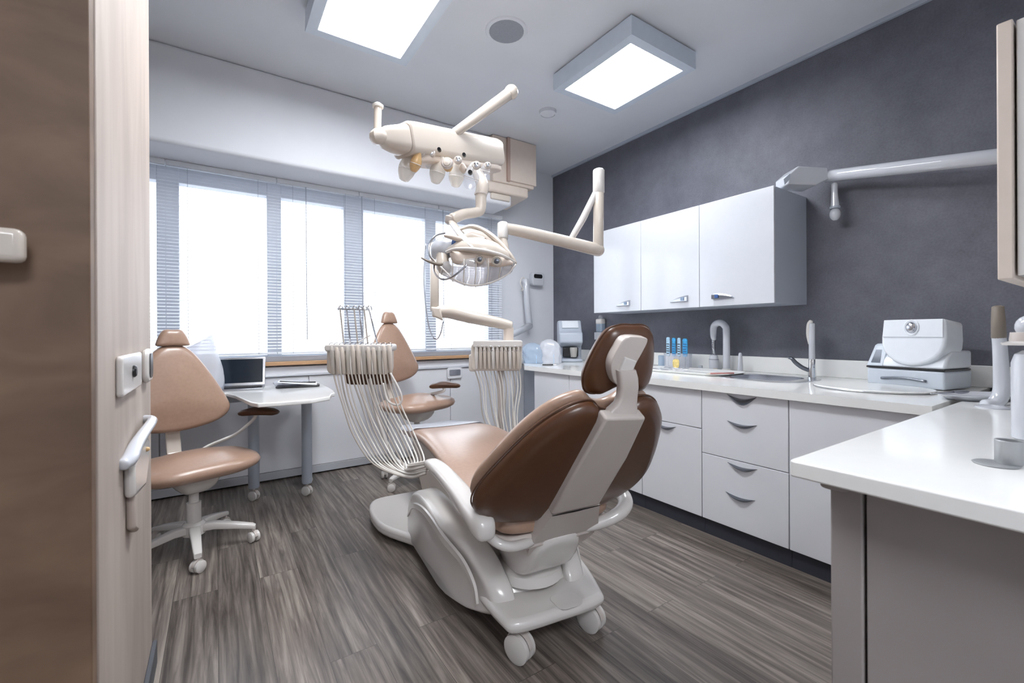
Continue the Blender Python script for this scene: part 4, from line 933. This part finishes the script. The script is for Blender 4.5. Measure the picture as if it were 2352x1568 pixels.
# cup of blue-topped instruments
cpx = thing('instrument_cup', 'clear cup holding small parts on the worktop right of the chair headrest', 'cup', (3.17, 2.27, ZW))
obj('cup_body', lathe(N(), [(.105, .0), (.11, .12), (.112, .125), (.107, .123), (.103, .006), (0, .006)]), 'visor', cpx)
obj('yellow_label', prism(N(), sm([(-.02, -.03), (.02, -.03), (.022, .03), (-.022, .03)], 4), (-.108, -.06, .05), V3((.3, -.95, 0)), (0, 0, 1), V3((-.95, -.3, 0)), 0, .003), 'yellow', cpx)
for k, (dy, ln, m, w_) in enumerate(((.15, .25, 'bluel', .017), (.06, .245, 'blue', .017), (-.02, .245, 'bluel', .015), (-.11, .24, 'blue', .022))):
    t = thing('interdental_brush', ['pale blue patterned brush leftmost in the clear cup', 'bright blue round-headed brush second from left in the cup', 'pale striped slim brush third from left in the cup', 'broad bright blue brush at the right of the cup'][k], 'brush', (3.17, 2.27+dy*.62, ZW+.01), local=True, group='blue-topped brushes in the cup')
    obj('handle', prism(N(), rrect(-w_, w_, .09, ln, w_*.7), (0, 0, 0), (0, 1, 0), (0, 0, 1), (-1, 0, 0), -.005, .005), m, t, bevel=.003)
    obj('stem', tb([(0, 0, 0), (0, 0, .1)], .004, 8), 'steel', t)
    for j in range(5): obj('stripe', bx(-.0065, -.005, -w_*.7, w_*.7, .11+j*.02, .116+j*.02), 'black' if k in (0, 2) else 'navy', t)
# instrument tray: long shallow white tray with tools
tr = thing('instrument_tray', 'long shallow white tray on the worktop in front of the tap', 'tray', (2.98, 2.02, ZW), R(0))
to = rrect(-.20, .20, -.36, .42, .12, 6)
obj('tray_body', loft(N(), [[V3((a*k, c*k, z)) for a, c in to] for z, k in ((.001, .93), (.003, .94), (.014, 1.0), (.016, .995), (.006, .93))]), 'top', tr)
tls = ((.0, .10, 4), (.03, .16, 8), (-.04, .2, -6), (.07, .24, 12), (-.09, .28, 2), (-.12, .12, 15))
for k, (x, y, a) in enumerate(tls):
    t = thing('steel_probe', ['steel probe nearest the tap on the tray', 'steel probe lying second on the tray beside the cup', 'steel probe near the front rim of the tray', 'steel probe just before the clear cup', 'steel probe at the far front of the tray', 'steel probe slanting over the tray rim towards the chair'][k], 'dental tool', (2.98+x, 2.02+y, ZW+.012), R(a), group='steel probes on the tray')
    obj('shaft', tb([(0, -.07, 0), (0, .05, .002)], .0035, 8), 'steel', t); obj('tip', tb([(0, .05, .002), (0, .075, .006), (.004, .085, .0)], [.0022, .0015, .001], 6), 'chrome', t)
pen = thing('red_pencil', 'rose-coloured pencil resting on the tray edge beside the sink', 'pencil', V3((2.83, 1.70, ZW+.021)), R(62))
obj('shaft', tb([(0, -.10, 0), (0, .07, 0)], .006, 6), 'rose', pen); obj('tip', tb([(0, .07, 0), (0, .10, -.003)], [.006, .001], 6), 'cream', pen)
# small clear vial & glass things on far side of tray
for k, (x, y, r_, h, m, lb) in enumerate(((3.27, 2.13, .016, .03, 'white', 'tiny white thimble beside the white cup'), (3.2, 2.45, .03, .10, 'foilb', 'small pale blue beaker behind the chair headrest'), (3.22, 1.97, .014, .02, 'cream', 'tiny cream sponge at the foot of the white tap'))):
    o = obj(['thimble', 'beaker', 'sponge'][k], lathe(N(), [(r_, 0), (r_*1.05, h), (r_*.8, h*1.02), (0, h*1.02)]), m); o.location = (x, y, ZW); tag(o, lb, ['thimble', 'beaker', 'sponge'][k])
# oval cutting mat / lid
cm = thing('serving_plate', 'large white oval plate lying flat on the worktop right of the sink', 'plate', (2.83, .87, ZW), R(8))
ovl = [(.20*math.cos(2*math.pi*k/48), .25*math.sin(2*math.pi*k/48)) for k in range(48)]
obj('plate', loft(N(), [[V3((a*k, c*k, z)) for a, c in ovl] for z, k in ((.001, .985), (.004, 1), (.010, 1), (.013, .985))]), 'top', cm)
obj('rim_line', tb([V3((a*1.003, c*1.003, .005)) for a, c in ovl+[ovl[0]]], .0022, 6), 'steel', cm)
# steriliser
stz = thing('steriliser', 'white and grey benchtop steriliser with a tilted round-bottomed head at the right of the worktop', 'steriliser', (3.17, .77, ZW), R(-12)); stz.scale = (.74, .72, .92)
# local: x away from viewer (towards wall), y left; front face at x=-.17
obj('lower_body', bx(-.17, .17, -.24, .24, .004, .105), 'deviceg', stz, bevel=.012)
obj('dark_line', bx(-.174, .15, -.243, .243, .105, .115), 'black', stz, bevel=.002)
obj('upper_body', loft(N(), [[V3((x, y, z)) for x, y in ((-.17+i, -.24), (.17, -.24), (.17, .24-j), (-.17+i, .24-j))] for z, i, j in ((.115, 0, 0), (.15, .02, .0), (.185, .05, .02), (.215, .10, .12))]), 'device', stz, bevel=.014)
ln_ = obj('control_block', loft(N(), [[V3((x, y, z)) for x, y in ((-.172+i, .13), (.1, .13), (.1, .245-i*.3), (-.172+i, .245-i*.3))] for z, i in ((.115, 0), (.24, .07), (.25, .09))]), 'deviceg', stz, bevel=.008)
obj('control_display', loft(N(), [[V3((-.162+dx, y, z+dz)) for y, z, dx in ((.155, .135, .0), (.215, .135, .0), (.205, .21, .045), (.165, .21, .045))] for dz in (0, .004)]), 'steeld', ln_)
hg = [(-.185, .36), (.185, .36), (.20, .27), (.18, .18), (.12, .12), (.0, .095), (-.12, .12), (-.18, .18), (-.20, .27)]
hg = [(-.185, .395), (.185, .395), (.195, .29)]+[(.195*math.cos(R(a)), .27+.145*math.sin(R(a))) for a in range(-10, -171, -16)]+[(-.195, .29)]
b = prism(N(), hg, (-.17, -.05, 0), (0, 1, 0), V3((.12, 0, .99)).normalized(), V3((-1, 0, .1)).normalized(), -.20, .03)
hd_ = obj('head', b, 'device', stz, bevel=.02, seg=4)
obj('head_lid', prism(N(), [(-.183, .29), (.183, .29), (.178, .392), (-.178, .392)], (-.17, -.05, 0), (0, 1, 0), V3((.12, 0, .99)).normalized(), V3((-1, 0, .1)).normalized(), .030, .038), 'device', hd_, bevel=.004)
kc = V3((-.17, -.05, 0))+V3((.12, 0, .99)).normalized()*.345+V3((-1, 0, .1)).normalized()*.038
obj('knob_ring', lathe(N(), [(.045, -.004), (.047, .004), (.042, .006), (.034, .001)], kc, (-1, 0, .1)), 'device', hd_)
obj('knob', lathe(N(), [(.032, -.002), (.032, .006), (.026, .018), (.018, .022), (0, .023)], kc, (-1, 0, .1)), 'steel', hd_)
obj('neck', bx(.0, .15, -.16, .14, .2, .30), 'device', stz, bevel=.03)
obj('tray_slot', tb([(-.176, .14, .045), (-.178, 0, .055), (-.176, -.14, .045)], .007, 8, smooth=5), 'steeld', stz)

# ================================================================== ON THE NEAR COUNTER
pl_ = Pz(2225, 915, ZW)
dp = thing('oval_dish', 'white oval dish holding a clear spoon at the far right of the near counter', 'dish', (pl_.x, pl_.y-.03, ZW), R(-30))
do = [(.17*math.cos(2*math.pi*k/40), .09*math.sin(2*math.pi*k/40)) for k in range(40)]
obj('dish_body', loft(N(), [[V3((a*k, c*k, z)) for a, c in do] for z, k in ((.001, .75), (.004, .8), (.022, 1.0), (.024, .98), (.008, .78))]), 'white', dp)
sq = thing('clear_spoon', 'clear plastic spoon lying across the rim of the white dish', 'spoon', (pl_.x-.03, pl_.y+.02, ZW+.03), R(-35))
obj('bowl', loft(N(), [[V3((.035*k*math.cos(t), .022*k*math.sin(t), z)) for t in [2*math.pi*i/18 for i in range(18)]] for z, k in ((-.008, .3), (-.004, .8), (.003, 1), (.004, .9))]), 'steel', sq)
obj('handle', tb([(-.03, 0, .0), (-.13, 0, -.008)], [.005, .003], 8), 'steel', sq)
# curved white probe with taupe grip
hk = thing('curved_handpiece', 'tall curved white handpiece with a taupe grip standing on the near counter', 'handpiece', (0, 0, 0), local=False)
dH = 1.05
hk0 = Pz(2275, 930, ZW); dH = (hk0-V3((0, 0, CH))).dot(FW)
pts = [P(2262, 930, dH), P(2285, 926, dH), P(2300, 900, dH), P(2300, 860, dH), P(2297, 800, dH), P(2294, 770, dH)]
obj('stem', tb(pts, [.022, .026, .026, .024, .022, .021], 16, smooth=5), 'white', hk)
obj('grip', tb([P(2294, 775, dH), P(2293, 740, dH), P(2292, 705, dH)], [.022, .021, .018], 16), 'taupe', hk)
b = N(); c0 = Pz(2280, 936, ZW); lathe(b, [(.05, 0), (.05, .004), (.03, .01), (0, .011)], (c0.x, c0.y, ZW)); obj('foot', b, 'white', hk)
# steel cup on a disc
cq = Pz(2318, 1068, ZW)
cu = thing('steel_cup', 'blurred brushed steel cup standing on a round disc on the near counter', 'cup', (cq.x, cq.y, ZW))
obj('cup_body', lathe(N(), [(.022, .004), (.023, .006), (.023, .055), (.022, .056), (.020, .055), (.019, .01), (0, .01)]), 'satin', cu)
obj('disc', lathe(N(), [(.036, .0), (.038, .002), (.035, .004), (0, .004)], (-.018, .018, 0)), 'satin', cu)
# tall white dispenser at the frame edge
wq = P(2352, 900, .95); 
td = thing('pump_dispenser', 'white pump dispenser cut off by the right edge of the picture', 'dispenser', (0, 0, 0), local=False)
e0 = Pz(2366, 1010, ZW)
obj('bottle', lathe(N(), [(.03, 0), (.035, .004), (.035, .21), (.028, .235), (.014, .245), (0, .246)], (e0.x, e0.y, ZW)), 'white', td)
dE = (e0-V3((0, 0, CH))).dot(FW)
obj('spout_plate', lathe(N(), [(.0, -.004), (.05, -.003), (.052, .003), (.03, .01), (0, .011)], P(2362, 790, dE)), 'shell', td)
obj('pump_collar', lathe(N(), [(.034, 0), (.036, .01), (.034, .03), (0, .031)], P(2362, 788, dE)), 'shelld', td)
b = N(); sphere(b, P(2362, 750, dE), .026, sz=1.2); obj('pump_knob', b, 'white', td)
obj('pump_tube', tb([P(2366, 845, dE), P(2362, 760, dE)], .008, 10), 'shell', td)

# ================================================================== X-RAY ARM ON THE DARK WALL
xa = thing('xray_arm', 'long white arm with an angular head and hanging grip against the dark wall', 'x-ray arm', P(2100, 385, 2.6), local=False)
a0, a1 = P(1898, 405, 2.85), P(2300, 358, 2.15)
obj('tube', tb([a0, a0.lerp(a1, .5), a1+(a1-a0)*.12], [.037, .038, .038], 20), 'white', xa)
obj('wall_bracket', bx(XR-.2, XR-.002, .18, .34, 1.93, 2.12), 'white', xa, bevel=.02)
b = N()
fr = [P(x, y, 2.88) for x, y in ((1818, 390), (1884, 393), (1887, 418), (1858, 433), (1796, 430), (1795, 410))]
obj('head', loft(b, [[p+FW*h for p in fr] for h in (-.07, .07)]), 'white', xa, bevel=.008)
obj('head_window', loft(N(), [[P(x, y, 2.8)+FW*h for x, y in ((1799, 412), (1814, 398), (1814, 411), (1801, 425))] for h in (-.006, .0)]), 'cabside', xa)
obj('head_pin', tb([P(1880, 408, 2.87), P(1900, 406, 2.86)], .014, 12), 'shell', xa)
obj('hanging_grip', tb([P(1917, 422, 2.83), P(1917, 445, 2.83), P(1918, 474, 2.83)], [.018, .018, .024], 14, smooth=4), 'white', xa)
b = N(); sphere(b, P(1918, 492, 2.83), .031, sz=1.35); obj('grip_ball', b, 'white', xa)
obj('grip_collar', tb([P(1918, 474, 2.83), P(1918, 479, 2.83)], .029, 14, ends=False), 'cabside', xa)

# ================================================================== ON THE PARTITION
XP = -.2
sw = thing('wall_switch', 'square white switch plate with a black knob on the birch partition', 'switch', Px(290, 860, XP), local=False)
y0_, y1_ = Px(265, 822, XP).y, Px(312, 805, XP).y
obj('plate', prism(N(), rrect(y0_, y1_, 1.05, 1.15, .012), (XP, 0, 0), (0, 1, 0), (0, 0, 1), (1, 0, 0), .0, .014), 'shell', sw, bevel=.005)
obj('knob', lathe(N(), [(.016, 0), (.016, .004), (.012, .008), (0, .009)], (XP+.014, Px(290, 853, XP).y, Px(290, 853, XP).z), (1, 0, 0)), 'black', sw)
sw2 = thing('intercom', 'small white box with a black oval window behind the switch plate', 'intercom', (XP, 1.85, 1.1), local=False)
obj('body', prism(N(), rrect(1.82, 1.95, 1.045, 1.155, .03), (XP, 0, 0), (0, 1, 0), (0, 0, 1), (1, 0, 0), .0, .018), 'shell', sw2, bevel=.015)
obj('window', prism(N(), rrect(1.85, 1.92, 1.06, 1.14, .02), (XP+.0175, 0, 0), (0, 1, 0), (0, 0, 1), (1, 0, 0), 0, .003), 'black', sw2)
hr = thing('wall_holder', 'white curved hook over a small bin-shaped holder on the birch partition', 'wall holder', (XP, 1.5, .85), local=False)
obj('hook', tb([(XP+.006, 1.44, .88), (XP+.014, 1.48, .885), (XP+.016, 1.56, .90), (XP+.022, 1.66, .915), (XP+.028, 1.76, .925), (XP+.024, 1.84, .925), (XP+.004, 1.87, .925)], [.014, .018, .017, .015, .014, .014, .014], 16, smooth=6), 'white', hr)
obj('bracket', loft(N(), [[V3((XP+h, y, z)) for y, z in ((1.48, .87), (1.72, .905), (1.80, .87), (1.78, .81), (1.70, .75), (1.49, .78))] for h in (.0, .024)]), 'shell', hr, bevel=.014)
obj('lower_shell', loft(N(), [[V3((XP+h, y, z)) for y, z in ((1.52, .78), (1.68, .76), (1.66, .70), (1.58, .66), (1.52, .69))] for h in (.0, .02)]), 'birch', hr, bevel=.008)
b = N(); sphere(b, (XP+.026, 1.70, .86), .007); obj('screw', b, 'amber', hr)
